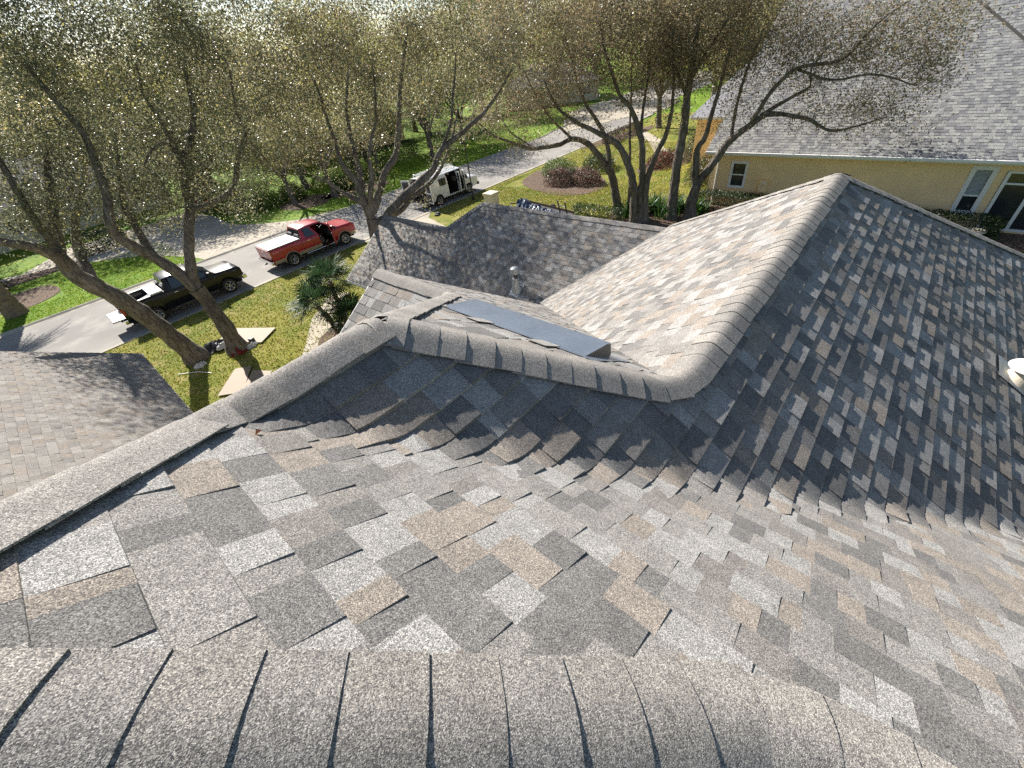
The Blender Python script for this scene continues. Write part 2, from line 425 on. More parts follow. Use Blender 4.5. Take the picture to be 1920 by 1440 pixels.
PIECES = []   # (slope name, verts, faces, colour, image area)
def shingle_slope(slope, plane, fall, domains, v0, v1, u0, u1, seed, bend=None, pal=PALETTE, thick=(.0105, .0045), wid=(.11, .27), store=None, expo=None):
    """courses of laminated shingles: in every course tabs of uneven width, raised and flat in turn, butt edges standing proud"""
    r = random.Random(seed); eh = expo or EH
    store = PIECES if store is None else store
    ncourse = int(math.ceil((v1 - v0) / eh))
    for k in range(ncourse):
        va, vb = v0 + k * eh, v0 + (k + 1) * eh
        vt = va - .014 if k else va          # tucked under the course above
        jit = r.uniform(-.004, .004)
        u = u0 - r.uniform(0, .3); raised = r.random() < .5; last = None
        while u < u1:
            wd = r.uniform(*wid) * (1.0 if raised else .8)
            ua, ub = u, u + wd; u = ub
            c = pick(pal, r)
            if last is not None and abs(sum(c) - sum(last)) < .035: c = pick(pal, r)
            last = c
            th = (thick[0] if raised else thick[1]) * r.uniform(.8, 1.25)
            if raised and r.random() < .06: th *= 1.25
            raised = not raised if r.random() < .82 else raised
            vb2 = vb + (jit if vb < v1 - 1e-6 else 0)
            if fall == '+x': rect = [(vt, ua), (vb2, ua), (vb2, ub), (vt, ub)]
            elif fall == '-x': rect = [(-vt, ub), (-vb2, ub), (-vb2, ua), (-vt, ua)]
            elif fall == '+y': rect = [(ua, vt), (ub, vt), (ub, vb2), (ua, vb2)]
            else: rect = [(ub, -vt), (ua, -vt), (ua, -vb2), (ub, -vb2)]
            # counter-clockwise order
            sgn = sum(rect[i][0] * rect[(i + 1) % 4][1] - rect[(i + 1) % 4][0] * rect[i][1] for i in range(4))
            if sgn < 0: rect = rect[::-1]
            for dom in domains:
                poly = rect
                for hp in dom:
                    poly = clip(poly, hp)
                    if len(poly) < 3: break
                if len(poly) < 3 or area2(poly) < 4e-4: continue
                def vof(x, y): return x if fall == '+x' else -x if fall == '-x' else y if fall == '+y' else -y
                def lift(x, y): return .0008 + th * min(1.0, (vof(x, y) - va) / eh)
                V = []; F = []
                near = bend is not None and any(bend['near'](x, y) for x, y in poly)
                strips = [poly]
                if near:
                    xs = [p[0] for p in poly]; a_, b_ = min(xs), max(xs); nS = max(1, int((b_ - a_) / .035))
                    strips = []
                    for i in range(nS):
                        xa, xb = a_ + (b_ - a_) * i / nS, a_ + (b_ - a_) * (i + 1) / nS
                        q = clip(clip(poly, (-1, 0, -xa)), (1, 0, xb))
                        if len(q) >= 3: strips.append((q, xa if i else None, xb if i < nS - 1 else None))
                for stp in strips:
                    q, xa, xb = stp if near else (stp, None, None)
                    m = len(q); base = len(V)
                    for x, y in q:
                        z = bend['z'](x, y) if near else plane(x, y)
                        V.append((x, y, z + lift(x, y)))
                    for x, y in q:
                        z = bend['z'](x, y) if near else plane(x, y)
                        V.append((x, y, z - .008))
                    F.append(tuple(base + i for i in range(m)))
                    for i in range(m):
                        j = (i + 1) % m
                        if near:
                            if xa is not None and abs(q[i][0] - xa) < 1e-6 and abs(q[j][0] - xa) < 1e-6: continue
                            if xb is not None and abs(q[i][0] - xb) < 1e-6 and abs(q[j][0] - xb) < 1e-6: continue
                        F.append((base + j, base + i, base + m + i, base + m + j))
                # share of the picture
                pr = [project((x, y, plane(x, y))) for x, y in poly]
                ar = 0
                if all(pr) and any(-20 < p[0] < 1940 and -20 < p[1] < 1460 for p in pr):
                    pr = [(min(max(p[0], 0), 1920), min(max(p[1], 0), 1440)) for p in pr]
                    ar = area2(pr)
                store.append((slope, V, F, c, ar))

# corner points shared by the slopes
hipFB, valFR, hipTR, hipA, valTE = .262, 1.787, 2.57, 7.46, 1.393
KF = .032; HG = .06; RG = .035
def zbend(x, y):
    a, b = PF(x, y) + .006, PR(x, y)
    k = min(1.0, max(0.0, (valFR - x - y - .05) / .17)); k = k * k * (3 - 2 * k)      # the courses run out on to the near slope and lie flush
    return .5 * (a + b + math.sqrt((a - b) ** 2 + KF * KF)) - .006 - .016 * k
bendFR = {'near': lambda x, y: abs(x + y - valFR) < .42, 'z': zbend}
xm, xM, ym, yM = (-1, 0), (1, 0), (0, -1), (0, 1)
shingle_slope('F', PF, '+x', [[(-1, -1, -hipFB - HG), (-1, 1, 1.69 - HG), (1, 1, valFR - .03), (1, 0, 4.1), (0, -1, .29)], [(-1, 0, -.54 - RG), (1, 1, valFR - .03), (1, 0, 4.1), (0, 1, -.29)]], -.74, 4.1, -4.2, 1.8, 21, thick=(.0080, .004), wid=(.075, .20))
shingle_slope('B', PB, '-y', [[(1, 1, hipFB - .15), (0, 1, .96), (0, -1, 2.6), (1, -1, .83), (-1, 0, 1.2)]], -.96, .75, -1.2, 3.4, 22)
shingle_slope('R', PR, '-y', [
    [(-1, -1, -(valFR - .25)), (-1, 1, 1.69), (1, 1, hipTR - HG), (0, 1, 1.74 - RG), (0, -1, -.5432)],
    [(-1, -1, -(valFR - .25)), (1, 1, hipA - HG), (0, 1, .5432), (0, -1, 2.35)]], -1.74, 2.35, -.6, 9.9, 23, bend=bendFR, thick=(.0155, .007), wid=(.10, .26))
shingle_slope('T', PT, '+x', [
    [(-1, -1, -hipTR - HG), (-1, 1, .91 - HG), (1, -1, valTE), (0, 1, 3.86)],
    [(0, -1, -3.86), (-1, 0, -2.95 - RG), (1, -1, valTE), (0, 1, 5.45)]], .83, 6.9, .4, 5.5, 24)
shingle_slope('E', PE, '+y', [[(0, -1, -.59 - RG), (-1, 1, -valTE), (1, -1, 6.28 - HG), (1, 1, 13.93)]], .59, 6.3, 1.9, 11.2, 25)
shingle_slope('G', PG, '-x', [[(1, 0, 2.95 - RG), (-1, -1, -6.807), (0, 1, 5.45)]], -2.95, -1.3, 3.8, 5.5, 26)
shingle_slope('M', PM, '-x', [
    [(-1, -1, -13.93), (1, 0, 10.0), (-1, 0, -6.6), (0, 1, 11.2), (1, 1, 20.25)],
    [(0, -1, -11.2), (1, 0, 9.05), (-1, 0, -6.6), (0, 1, 14.75)]], -10.0, -6.6, 3.8, 14.8, 27)
shingle_slope('L', PL, '+x', [[(1, 0, .03), (-1, 0, 3.5), (0, 1, 16.25), (0, -1, -5.6)]], -3.5, .03, 5.6, 16.3, 28, pal=PALETTE_FLAT)

house = empty('house', (0, 0, 0))
tag(house, 'grey shingled house whose steep hip roof fills the foreground', 'house')
DECKS = {}
def deck(key, plane, poly, sink=.02, thick=.06):
    mb = MB(); n = len(poly)
    top = [(x, y, plane(x, y) - sink) for x, y in poly]; bot = [(x, y, plane(x, y) - sink - thick) for x, y in poly]
    mb.add(top + bot, [tuple(range(n)), tuple(range(2 * n - 1, n - 1, -1))] + [((i + 1) % n, i, n + i, n + (i + 1) % n) for i in range(n)])
    o = mb.build('roof_slope', mat('roof_felt', (.10, .095, .09), .95, noise=[(8, .2, 4)]), house)
    bm = bmesh.new(); bm.from_mesh(o.data); bmesh.ops.recalc_face_normals(bm, faces=bm.faces); bm.to_mesh(o.data); bm.free()
    DECKS[key] = o
    return o
deck('F', PF, [(-.73, .96), (.05, 1.735), (4.1, -2.31), (4.1, -4.2), (.54, -4.2), (.54, -.29)], sink=.03)
PW = PZ(-1.2835 - .54 * T_, T_, 0)
deck('W', PW, [(.54, -.29), (.54, -4.2), (-3.35, -4.2)], sink=.03)
deck('B', PB, [(-.72, .97), (.54, -.29), (-1.77, -2.6), (-6, -2.6), (-6, .96)], sink=.03)
deck('R', PR, [(.05, 1.74), (.83, 1.74), (1.98, .59), (6.87, .59), (9.8, -2.35), (4.13, -2.35)], sink=.02)
deck('T', PT, [(.83, 1.74), (1.98, .59), (6.84, 5.45), (2.95, 5.45), (2.95, 3.86)])
deck('E', PE, [(1.98, .59), (6.87, .59), (10.1, 3.83), (7.66, 6.27)])
deck('G', PG, [(2.95, 3.86), (2.95, 5.45), (1.357, 5.45)])
deck('M', PM, [(10, 3.93), (10, 10.25), (9.05, 11.2), (9.05, 14.75), (6.6, 14.75), (6.6, 7.33)])
deck('L', PL, [(-3.5, 5.6), (.03, 5.6), (.03, 16.25), (-3.5, 16.25)])
deck('P', PP, [(-.73, .96), (.05, 1.74), (.83, 1.74), (2.95, 3.86), (1.357, 5.45), (1.357, 5.5), (-6, 5.5), (-6, .96)])
deck('EA', PEA, [(6.87, .59), (9.81, -2.35), (12.0, -2.35), (12.0, 5.72)])
deck('MB', PMB, [(10, 3.93), (10, 10.25), (10.95, 11.2), (13.4, 11.2), (13.4, 3.93)])
deck('MH', PMH, [(10, 10.25), (9.05, 11.2), (10.95, 11.2)])
deck('ML', PML, [(9.05, 11.2), (9.05, 14.75), (11.6, 14.75), (11.6, 11.2)])
deck('LB', PLB, [(-3.5, 5.6), (-3.5, 16.25), (-7, 16.25), (-7, 5.6)])

# the three hundred shingles that show largest are objects; the others are one mesh
PIECES.sort(key=lambda p: -p[4])
for slope, V, F, c, ar in PIECES[:300]:
    me = bpy.data.meshes.new('shingle'); me.from_pydata(V, [], F)
    at = me.attributes.new('col', 'FLOAT_COLOR', 'POINT')
    at.data.foreach_set('color', np.tile(np.array([*c, 1], np.float32), len(V)))
    me.materials.append(M_SH)
    link(bpy.data.objects.new('shingle', me), DECKS[slope])
def piece_mesh(name, pieces, m, parent):
    V = []; F = []; C = []
    for slope, v, f, c, ar in pieces:
        b = len(V); V += v; F += [tuple(i + b for i in q) for q in f]; C += [c] * len(v)
    me = bpy.data.meshes.new(name); me.from_pydata(V, [], F)
    at = me.attributes.new('col', 'FLOAT_COLOR', 'POINT')
    c4 = np.ones((len(V), 4), np.float32); c4[:, :3] = np.array(C); at.data.foreach_set('color', c4.ravel())
    me.materials.append(m)
    return link(bpy.data.objects.new(name, me), parent)
tag(piece_mesh('shingle_courses', PIECES[300:], M_SH, house), kind='stuff')

def perp(axis, d):
    a = Vector(axis).normalized(); d = Vector(d); return (d - a * d.dot(a)).normalized()
# ridge and hip caps, each one a bent shingle overlapping the next
def bent_path(pts, dirs, rc=.22):
    """crest line through pts; dirs[i] = (da, db) of segment i; corners eased over rc"""
    P = [Vector(p) for p in pts]; out = []
    segs = []
    for i in range(len(P) - 1):
        ax = (P[i + 1] - P[i]).normalized(); segs.append((ax, perp(ax, dirs[i][0]), perp(ax, dirs[i][1])))
    for i, (ax, da, db) in enumerate(segs):
        L = (P[i + 1] - P[i]).length
        a0 = rc if i > 0 else 0; a1 = L - (rc if i < len(segs) - 1 else 0)
        n = max(2, int((a1 - a0) / .03))
        for k in range(n + 1): out.append((P[i] + ax * (a0 + (a1 - a0) * k / n), da, db))
        if i < len(segs) - 1:
            q0, q2 = P[i] + ax * a1, P[i + 1] + segs[i + 1][0] * rc
            for k in range(1, 12):
                t = k / 12; p = q0 * (1 - t) ** 2 + P[i + 1] * 2 * t * (1 - t) + q2 * t * t
                out.append((p, (da * (1 - t) + segs[i + 1][1] * t).normalized(), (db * (1 - t) + segs[i + 1][2] * t).normalized()))
    S = [0.0]
    for i in range(1, len(out)): S.append(S[-1] + (out[i][0] - out[i - 1][0]).length)
    def at(s):
        s = min(max(s, 0), S[-1]); i = 0
        lo, hi = 0, len(S) - 1
        while hi - lo > 1:
            m = (lo + hi) // 2
            if S[m] <= s: lo = m
            else: hi = m
        t = (s - S[lo]) / max(1e-9, S[hi] - S[lo])
        return (out[lo][0].lerp(out[hi][0], t), out[lo][1].lerp(out[hi][1], t).normalized(), out[lo][2].lerp(out[hi][2], t).normalized())
    return at, S[-1]
def caps(path, L, seed, parent, start=0.0, expo=.152, half=.155, rr=.06, gap=.004, m=M_SH, tone=1.0, name='ridge_cap', butt=.009, n=9, lay=.016):
    """caps laid from the start of the path to its end, each lapping the one before"""
    r = random.Random(seed)
    out = []
    k = 0; s = start
    out = []
    while s < L:
        e = expo * r.uniform(.94, 1.06)
        s0, s1 = s, min(s + e * 1.35, L)
        if s1 - s0 < .05: break
        V = []; F = []
        hw = half * r.uniform(.97, 1.03); off = r.uniform(-.006, .006)
        for si, (ss, lf) in enumerate(((s0, butt * r.uniform(.8, 1.3)), (s1, .003))):
            pc, da, db = path(ss); up = -(da + db).normalized()
            for layer in (0, 1):
                for i in range(n):
                    t = -1 + 2 * i / (n - 1); d = (abs(t) * hw + (off if t > 0 else -off) * abs(t))
                    if d < rr:   # rounded over the crest
                        q = (t * hw + rr) / (2 * rr); q = min(max(q, 0), 1)
                        base = da * rr * (1 - q) ** 2 + db * rr * q * q
                    else: base = (da if t < 0 else db) * d
                    edge = gap * max(0, (abs(t) - .45) / .55)
                    V.append(pc + base + up * (lf + lay + edge - (.0055 if layer else 0)))
        a, b, c_, d_ = 0, n, 2 * n, 3 * n
        for i in range(n - 1):
            F.append((a + i, a + i + 1, c_ + i + 1, c_ + i))
            F.append((b + i, b + i + 1, a + i + 1, a + i))
            F.append((d_ + i, d_ + i + 1, b + i + 1, b + i))
        F.append((b, a, c_, d_)); F.append((a + n - 1, b + n - 1, d_ + n - 1, c_ + n - 1))
        me = bpy.data.meshes.new(name); me.from_pydata([tuple(v) for v in V], [], F)
        bm = bmesh.new(); bm.from_mesh(me); bmesh.ops.recalc_face_normals(bm, faces=bm.faces); bm.to_mesh(me); bm.free()
        me.polygons.foreach_set('use_smooth', [True] * len(me.polygons))
        try: me.set_sharp_from_angle(angle=rad(50))
        except Exception: pass
        col = pick([((.262, .248, .228), .5), ((.232, .222, .208), .3), ((.285, .268, .245), .2)], r); col = tuple(v * tone for v in col)
        at = me.attributes.new('col', 'FLOAT_COLOR', 'POINT'); at.data.foreach_set('color', np.tile(np.array([*col, 1], np.float32), len(V)))
        me.materials.append(m)
        out.append(link(bpy.data.objects.new(name, me), parent))
        s += e; k += 1
    return out
c_, s_ = math.cos(PIT), math.sin(PIT)
dX, dnX, dY, dnY = (c_, 0, -s_), (-c_, 0, -s_), (0, c_, -s_), (0, -c_, -s_)
def ridge(name, pts, dirs, seed, rc=.22, **kw):
    rp = empty(name); rp.parent = house
    path, L = bent_path(pts, dirs, rc); caps(path, L, seed, rp, **kw)
def pt(x, y, P): return (x, y, P(x, y))
XW = .54                                                          # low rear ridge running back from the near hip
ridge('hip_ridge', [pt(XW, -2.6, PF), pt(XW, hipFB - XW, PF), pt(-.72, .97, PF)], [(dX, dnX), (dX, dnY)], 1, rc=.28, rr=.09, half=.14, lay=.012)   # at the photographer's feet
ridge('hip_ridge', [pt(1.02, 1.74, PT), pt(.83, 1.74, PR), pt(.05, 1.74, PR), pt(-.73, .96, PF)], [((0, -1, -.42), (0, 1, -.42)), (dnY, dY), (dX, dY)], 2, rc=.10, gap=.006, expo=.185, half=.16)
ridge('hip_ridge', [pt(2.34, .59, PR), pt(1.98, .59, PR), pt(.87, 1.70, PT)], [(dnY, dY), (dnY, dX)], 5, rc=.2)
ridge('crown_ridge', [pt(2.22, .59, PR), pt(6.87, .59, PR)], [(dnY, dY)], 4)
ridge('hip_ridge', [pt(9.8, -2.35, PR), pt(6.87, .59, PR)], [(dX, dnY)], 6)
ridge('hip_ridge', [pt(10.1, 3.83, PE), pt(6.87, .59, PE)], [(dX, dY)], 7)
ridge('hip_ridge', [pt(2.95, 5.47, PG), pt(2.95, 3.86, PG), pt(.89, 1.80, PT)], [(dX, dnX), (dX, dY)], 9, rc=.15)
ridge('crown_ridge', [pt(10, 10.25, PM), pt(10, 3.9, PM)], [(dX, dnX)], 10)
ridge('hip_ridge', [pt(9.05, 11.2, PM), pt(10, 10.25, PM)], [(dY, dnX)], 12)
ridge('crown_ridge', [pt(9.05, 14.77, PM), pt(9.05, 11.1, PM)], [(dX, dnX)], 13)

# walls, eaves and drip edges
mb = MB(); mb.b2((-7, -2.1, 0), (3.6, 5.2, 5.0)); mb.build('wall', M_STUCCOW, house)
mb = MB(); mb.b2((3.6, -2.1, 0), (8.3, 4.5, 4.3)); mb.build('wall', M_STUCCOW, house)
mb = MB(); mb.b2((7.0, 4.6, 0), (12.9, 10.9, 2.7)); mb.build('wall', M_STUCCOW, house)
mb = MB(); mb.b2((7.0, 10.9, 0), (11.2, 14.35, 2.7)); mb.build('wall', M_STUCCOW, house)
mb = MB(); mb.b2((-6.6, 5.2, 0), (-.35, 15.85, 2.7)); mb.build('wall', M_STUCCOW, house)
def gable(x0, x1, xr, zr, zb, y, th=.12):
    mb = MB(); mb.add([(x0, y, zb), (x1, y, zb), (xr, y, zr), (x0, y - th, zb), (x1, y - th, zb), (xr, y - th, zr)],
                      [(0, 1, 2), (5, 4, 3), (0, 3, 4, 1), (1, 4, 5, 2), (2, 5, 3, 0)])
    return mb.build('gable_wall', M_STUCCOW, house)
gable(7.0, 11.1, 9.05, PM(9.05, 14) - .1, 2.68, 14.35)
gable(-6.6, -.35, -3.5, PL(-3.5, 14) - .1, 2.68, 15.85)
gable(1.5, 4.4, 2.95, PG(2.95, 5) - .1, 5.3, 5.3)
def strip(p, q, wd=.012, ht=.11, m=M_TRIM, name='fascia'):
    mb = MB(); p, q = Vector(p), Vector(q); d = (q - p).normalized(); nrm = d.cross(Vector((0, 0, 1))).normalized() * wd
    a = [p, q, q - Vector((0, 0, ht)), p - Vector((0, 0, ht))]
    mb.add([*a, *[v + nrm for v in a]], [(0, 1, 2, 3), (7, 6, 5, 4), (0, 4, 5, 1), (1, 5, 6, 2), (2, 6, 7, 3), (3, 7, 4, 0)])
    return mb.build(name, m, house)
def dz(p, z=-.008): return (p[0], p[1], p[2] + z)
strip(dz(pt(2.95, 5.463, PG)), dz(pt(1.36, 5.463, PG))); strip(dz(pt(2.95, 5.463, PT)), dz(pt(6.84, 5.463, PT)))
strip(dz(pt(9.05, 14.763, PM)), dz(pt(6.6, 14.763, PM))); strip(dz(pt(6.588, 14.75, PM)), dz(pt(6.588, 7.33, PM)))
strip(dz(pt(-3.5, 16.263, PL)), dz(pt(.03, 16.263, PL)), m=M_VENTB); strip(dz(pt(.043, 16.25, PL)), dz(pt(.043, 5.6, PL)), m=M_VENTB)

# off-ridge vent: long dark steel hood lying on the sunny slope
vent = empty('roof_vent'); vent.parent = house
ya, yb, xa, xb = 1.17, 2.56, 1.86, 2.21
za, zb = PT(xa, 0) + .014, PT(xb, 0) + .140
mb = MB()
mb.add([(xa, ya, za), (xa, yb, za), (xb, yb - .01, zb), (xb, ya + .01, zb), (xa, ya, za - .006), (xa, yb, za - .006), (xb, yb - .01, zb - .006), (xb, ya + .01, zb - .006)],
       [(0, 3, 2, 1), (4, 5, 6, 7), (0, 1, 5, 4), (1, 2, 6, 5), (2, 3, 7, 6), (3, 0, 4, 7)])
mb.build('hood', M_VENT, vent)
for yy, sg in ((ya + .004, 1), (yb - .004, -1)):
    mb = MB(); d = .004 * sg
    A = [(xa + .03, yy, za - .012), (xb, yy, zb - .008), (xb + .01, yy, PT(xb, 0) + .03), (xb - .02, yy, PT(xb, 0) + .014), (xa + .03, yy, PT(xa + .03, 0) + .012)]
    mb.add(A + [(x, y + d, z) for x, y, z in A], [(0, 1, 2, 3, 4), (9, 8, 7, 6, 5)] + [((i + 1) % 5, i, 5 + i, 5 + (i + 1) % 5) for i in range(5)])
    mb.build('end_plate', M_VENTB, vent)
mb = MB(); mb.b2((xb - .012, ya + .01, PT(xb, 0) + .02), (xb - .006, yb - .01, zb - .02)); mb.build('louvre', M_BLACK, vent)
mb = MB(); mb.add([(xa - .05, ya - .1, PT(xa - .05, 0) + .0135), (xa - .05, yb + .1, PT(xa - .05, 0) + .0135), (xb + .12, yb + .1, PT(xb + .12, 0) + .0135), (xb + .12, ya - .1, PT(xb + .12, 0) + .0135)], [(0, 3, 2, 1)])
mb.build('flange', M_VENT, vent)
# pale shingle tabs lapped over the upper flange
for yy, ww in ((1.45, .16), (2.05, .14), (2.60, .2)):
    m_ = 9; V = []
    for i in range(m_):
        a = math.pi * i / (m_ - 1); V.append((xa - .03 + .10 * math.sin(a), yy + ww / 2 * math.cos(a)))
    V += [(xa - .16, yy - ww / 2), (xa - .16, yy + ww / 2)]
    mb = MB(); n = len(V)
    mb.add([(x, y, PT(x, 0) + .0195) for x, y in V] + [(x, y, PT(x, 0) + .012) for x, y in V], [tuple(range(n))] + [((i + 1) % n, i, n + i, n + (i + 1) % n) for i in range(n)])
    o = mb.build('lap_shingle', M_SH, vent)
    if o.data.polygons[0].normal.z < 0: o.data.flip_normals()
    at = o.data.attributes.new('col', 'FLOAT_COLOR', 'POINT'); at.data.foreach_set('color', np.tile(np.array([.30, .29, .27, 1], np.float32), 2 * n))

# plumbing vent with lead boot on the shaded slope towards the garage
vp = empty('vent_pipe'); vp.parent = house
bx, by = 7.82, 7.17; bz = PM(bx, by)
mb = MB(); nrm = Vector((-s_, 0, c_))
mb.add([(bx + a, by + b, PM(bx + a, by + b) + .016) for a, b in ((-.2, -.17), (.2, -.17), (.2, .17), (-.2, .17))], [(0, 1, 2, 3)]); mb.build('flashing', M_LEAD, vp)
mb = MB(); mb.lathe([(.15, -.1), (.145, .03), (.105, .2), (.085, .30), (.09, .32), (.085, .35), (.06, .355)], (bx, by, bz), 20); mb.build('boot', M_LEAD, vp, smooth=True)
mb = MB(); mb.lathe([(.055, .2), (.055, .6)], (bx, by, bz), 16); mb.build('pipe', M_GREYPL, vp, smooth=True)
mb = MB(); mb.lathe([(.05, .46), (.11, .49), (.118, .57), (.112, .64), (.08, .665), (0, .67)], (bx, by, bz), 20); mb.build('cap', M_LEAD, vp, smooth=True)
# second plumbing vent on the shaded slope at the right, white collar and slotted cap
vq = empty('vent_pipe'); vq.parent = house
bx, by = 5.42, -1.60; bz = PR(bx, by)
mb = MB(); mb.add([(bx + a, by + b, PR(bx + a, by + b) + .02) for a, b in ((-.19, -.22), (.19, -.22), (.19, .2), (-.19, .2))], [(0, 1, 2, 3)]); mb.build('flashing', M_LEAD, vq)
mb = MB(); mb.lathe([(.15, -.1), (.135, .04), (.10, .12), (.085, .17)], (bx, by, bz), 22); mb.build('boot', M_STUCCOW, vq, smooth=True)
mb = MB(); mb.lathe([(.05, .17), (.135, .165), (.15, .18), (.135, .20), (.075, .23)], (bx, by, bz), 22); mb.build('collar', M_PVC, vq, smooth=True)
mb = MB(); mb.lathe([(.072, .2), (.07, .5)], (bx, by, bz), 20); mb.build('pipe', M_PVC, vq, smooth=True)
mb = MB(); mb.lathe([(.06, .47), (.105, .48), (.108, .53), (.09, .53)], (bx, by, bz), 20); mb.build('cap_base', M_PVC, vq, smooth=True)
mb = MB()
for k in range(14):
    a = 2 * math.pi * k / 14; mb.box((bx + .097 * math.cos(a), by + .097 * math.sin(a), bz + .60), (.012, .012, .15), rz=a)
mb.build('slot_ring', M_PVC, vq)
mb = MB(); mb.lathe([(.088, .53), (.088, .67)], (bx, by, bz), 16); mb.build('cap_core', M_BLACK, vq)
mb = MB(); mb.lathe([(.108, .67), (.11, .70), (.07, .73), (0, .735)], (bx, by, bz), 20); mb.build('cap_top', M_PVC, vq, smooth=True)
# one dead leaf caught at the cap edge
lf = MB(); x0, y0 = .12, 1.50; z0 = zbend(x0, y0) + .03
lf.add([(x0 - .014, y0 - .006, z0 - .012), (x0, y0 - .012, z0 - .004), (x0 + .016, y0, z0 - .014), (x0 + .003, y0 + .012, z0 - .002)], [(0, 1, 2), (0, 2, 3)])
tag(lf.build('dry_leaf', mat('dead_leaf', (.38, .17, .07), .7)), 'curled orange dry leaf caught on the near roof by the ridge caps', 'leaf')
#@@PART2
# ================================================================== NEIGHBOUR'S HOUSE
nb = empty('neighbor_house', (27.7, 0, 0))
tag(nb, 'pale yellow stucco house with big grey shingle roof beyond the hedge', 'house')
def nbuild(mb, name, m, parent=nb, **kw):
    o = mb.build(name, m, None, **kw); o.parent = parent; o.matrix_parent_inverse = Matrix.Translation((-27.7, 0, 0)); return o
NS = .62
NE_X, NE_Z = 27.2, 2.96
PN = lambda x, y: NE_Z + .06 + NS * (x - NE_X)
NR_X = 38.6                     # ridge
# side wall with openings for the two windows and the glazed door
mb = MB()
def wall_with_holes(mb, x, ya, yb, za, zb, holes, th=.2):
    ys = sorted({ya, yb, *[h[0] for h in holes], *[h[1] for h in holes]})
    for a, b in zip(ys, ys[1:]):
        segs = [(za, zb)]
        for (h0, h1, g0, g1) in holes:
            if h0 <= a + 1e-6 and b <= h1 + 1e-6:
                ns = []
                for s0, s1 in segs:
                    if g0 > s0: ns.append((s0, min(g0, s1)))
                    if g1 < s1: ns.append((max(g1, s0), s1))
                segs = ns
        for s0, s1 in segs: mb.b2((x, a, s0), (x + th, b, s1))
HOLES = [(6.76, 7.56, 1.10, 2.40), (-3.02, -2.42, .75, 2.55), (-5.4, -3.42, .1, 2.5)]
wall_with_holes(mb, 27.7, -15.2, 8.75, 0, 2.85, HOLES)
nbuild(mb, 'wall', M_STUCCO)
mb = MB(); mb.b2((27.9, 8.55, 0), (38, 8.75, 2.85)); mb.b2((27.9, -15.2, 0), (38, -15.0, 2.85)); nbuild(mb, 'wall', M_STUCCO)
mb = MB(); mb.b2((28.6, -15, .0), (28.7, 8.5, 2.8)); nbuild(mb, 'room_partition', M_DARK)
def nwindow(y0, y1, z0, z1, split=None, blind=False, name='window', tw=.13):
    wn = empty(name); wn.parent = nb; wn.matrix_parent_inverse = Matrix.Translation((-27.7, 0, 0))
    X = 27.7
    mb = MB()
    mb.b2((X - .035, y0 - tw, z0 - tw), (X + .06, y0, z1 + tw)); mb.b2((X - .035, y1, z0 - tw), (X + .06, y1 + tw, z1 + tw))
    mb.b2((X - .033, y0, z1), (X + .058, y1, z1 + tw)); mb.b2((X - .033, y0, z0 - tw), (X + .058, y1, z0))
    f = mb.build('frame', M_TRIM); f.parent = wn
    if split:
        mb = MB(); mb.b2((X + .0, y0, split - .03), (X + .05, y1, split + .03)); mb.build('rail', M_TRIM, wn)
    mb = MB(); mb.b2((X + .07, y0, z0), (X + .08, y1, split or z1)); mb.build('pane', M_GLASS, wn)
    if split:
        mb = MB(); mb.b2((X + .055, y0, split), (X + .065, y1, z1)); mb.build('pane', M_GLASS, wn)
    if blind:
        for k in range(int((z1 - split) / .05)):
            mb = MB(); mb.box((X + .045, (y0 + y1) / 2, split + .045 + k * .05), (.006, y1 - y0 - .03, .034), ry=.5); mb.build('blind_slat', M_BLIND, wn)
    return wn
nwindow(6.83, 7.49, 1.17, 2.33, split=1.75)
nwindow(-2.97, -2.47, .8, 2.5, split=1.45, blind=True, tw=.17)
# glazed patio door: frame, mullions, panes
dr = empty('patio_door'); dr.parent = nb; dr.matrix_parent_inverse = Matrix.Translation((-27.7, 0, 0))
mb = MB()
for y in (-3.50, -4.42, -5.34): mb.b2((27.66, y - .06, .1), (27.78, y + .06, 2.5))
mb.b2((27.665, -5.28, 2.42), (27.775, -3.44, 2.5)); mb.b2((27.665, -5.28, .1), (27.775, -3.44, .2)); mb.b2((27.665, -5.28, 1.98), (27.775, -3.44, 2.05))
mb.build('frame', M_TRIM, dr)
for y in (-3.96, -4.88):
    mb = MB(); mb.b2((27.73, y - .42, .2), (27.74, y + .42, 1.98)); mb.build('pane', M_GLASS, dr)
    mb = MB(); mb.b2((27.73, y - .42, 2.05), (27.74, y + .42, 2.42)); mb.build('pane', M_GLASS, dr)
# gutter and soffit
mb = MB(); mb.b2((27.08, -15.6, NE_Z - .07), (27.22, 9.0, NE_Z + .05)); nbuild(mb, 'gutter', M_TRIM, bevel=.02)
mb = MB(); mb.b2((27.22, -15.5, 2.82), (27.9, 8.9, 2.88)); nbuild(mb, 'soffit', M_TRIM)
mb = MB(); mb.tube([(27.15, 8.3, 2.9), (27.3, 8.32, 2.7), (27.62, 8.33, 2.55), (27.64, 8.33, .1)], .04, 8); nbuild(mb, 'downpipe', M_TRIM)
# utility box on the wall
ub = empty('meter_box'); ub.parent = nb; ub.matrix_parent_inverse = Matrix.Translation((-27.7, 0, 0))
mb = MB(); mb.b2((27.5, 5.48, .95), (27.69, 5.92, 1.6)); mb.build('case', M_STUCCO, ub, bevel=.015)
mb = MB(); mb.lathe([(0, -.06), (.12, -.06), (.13, 0), (.1, .02)], (0, 0, 0), 18); o = mb.build('dial', M_PVC, ub, smooth=True); o.location = (27.5, 5.7, 1.35); o.rotation_euler = (0, rad(-90), 0)
mb = MB(); mb.tube([(27.62, 5.7, .95), (27.62, 5.7, .02)], .03, 8); mb.build('conduit', M_PVC, ub)
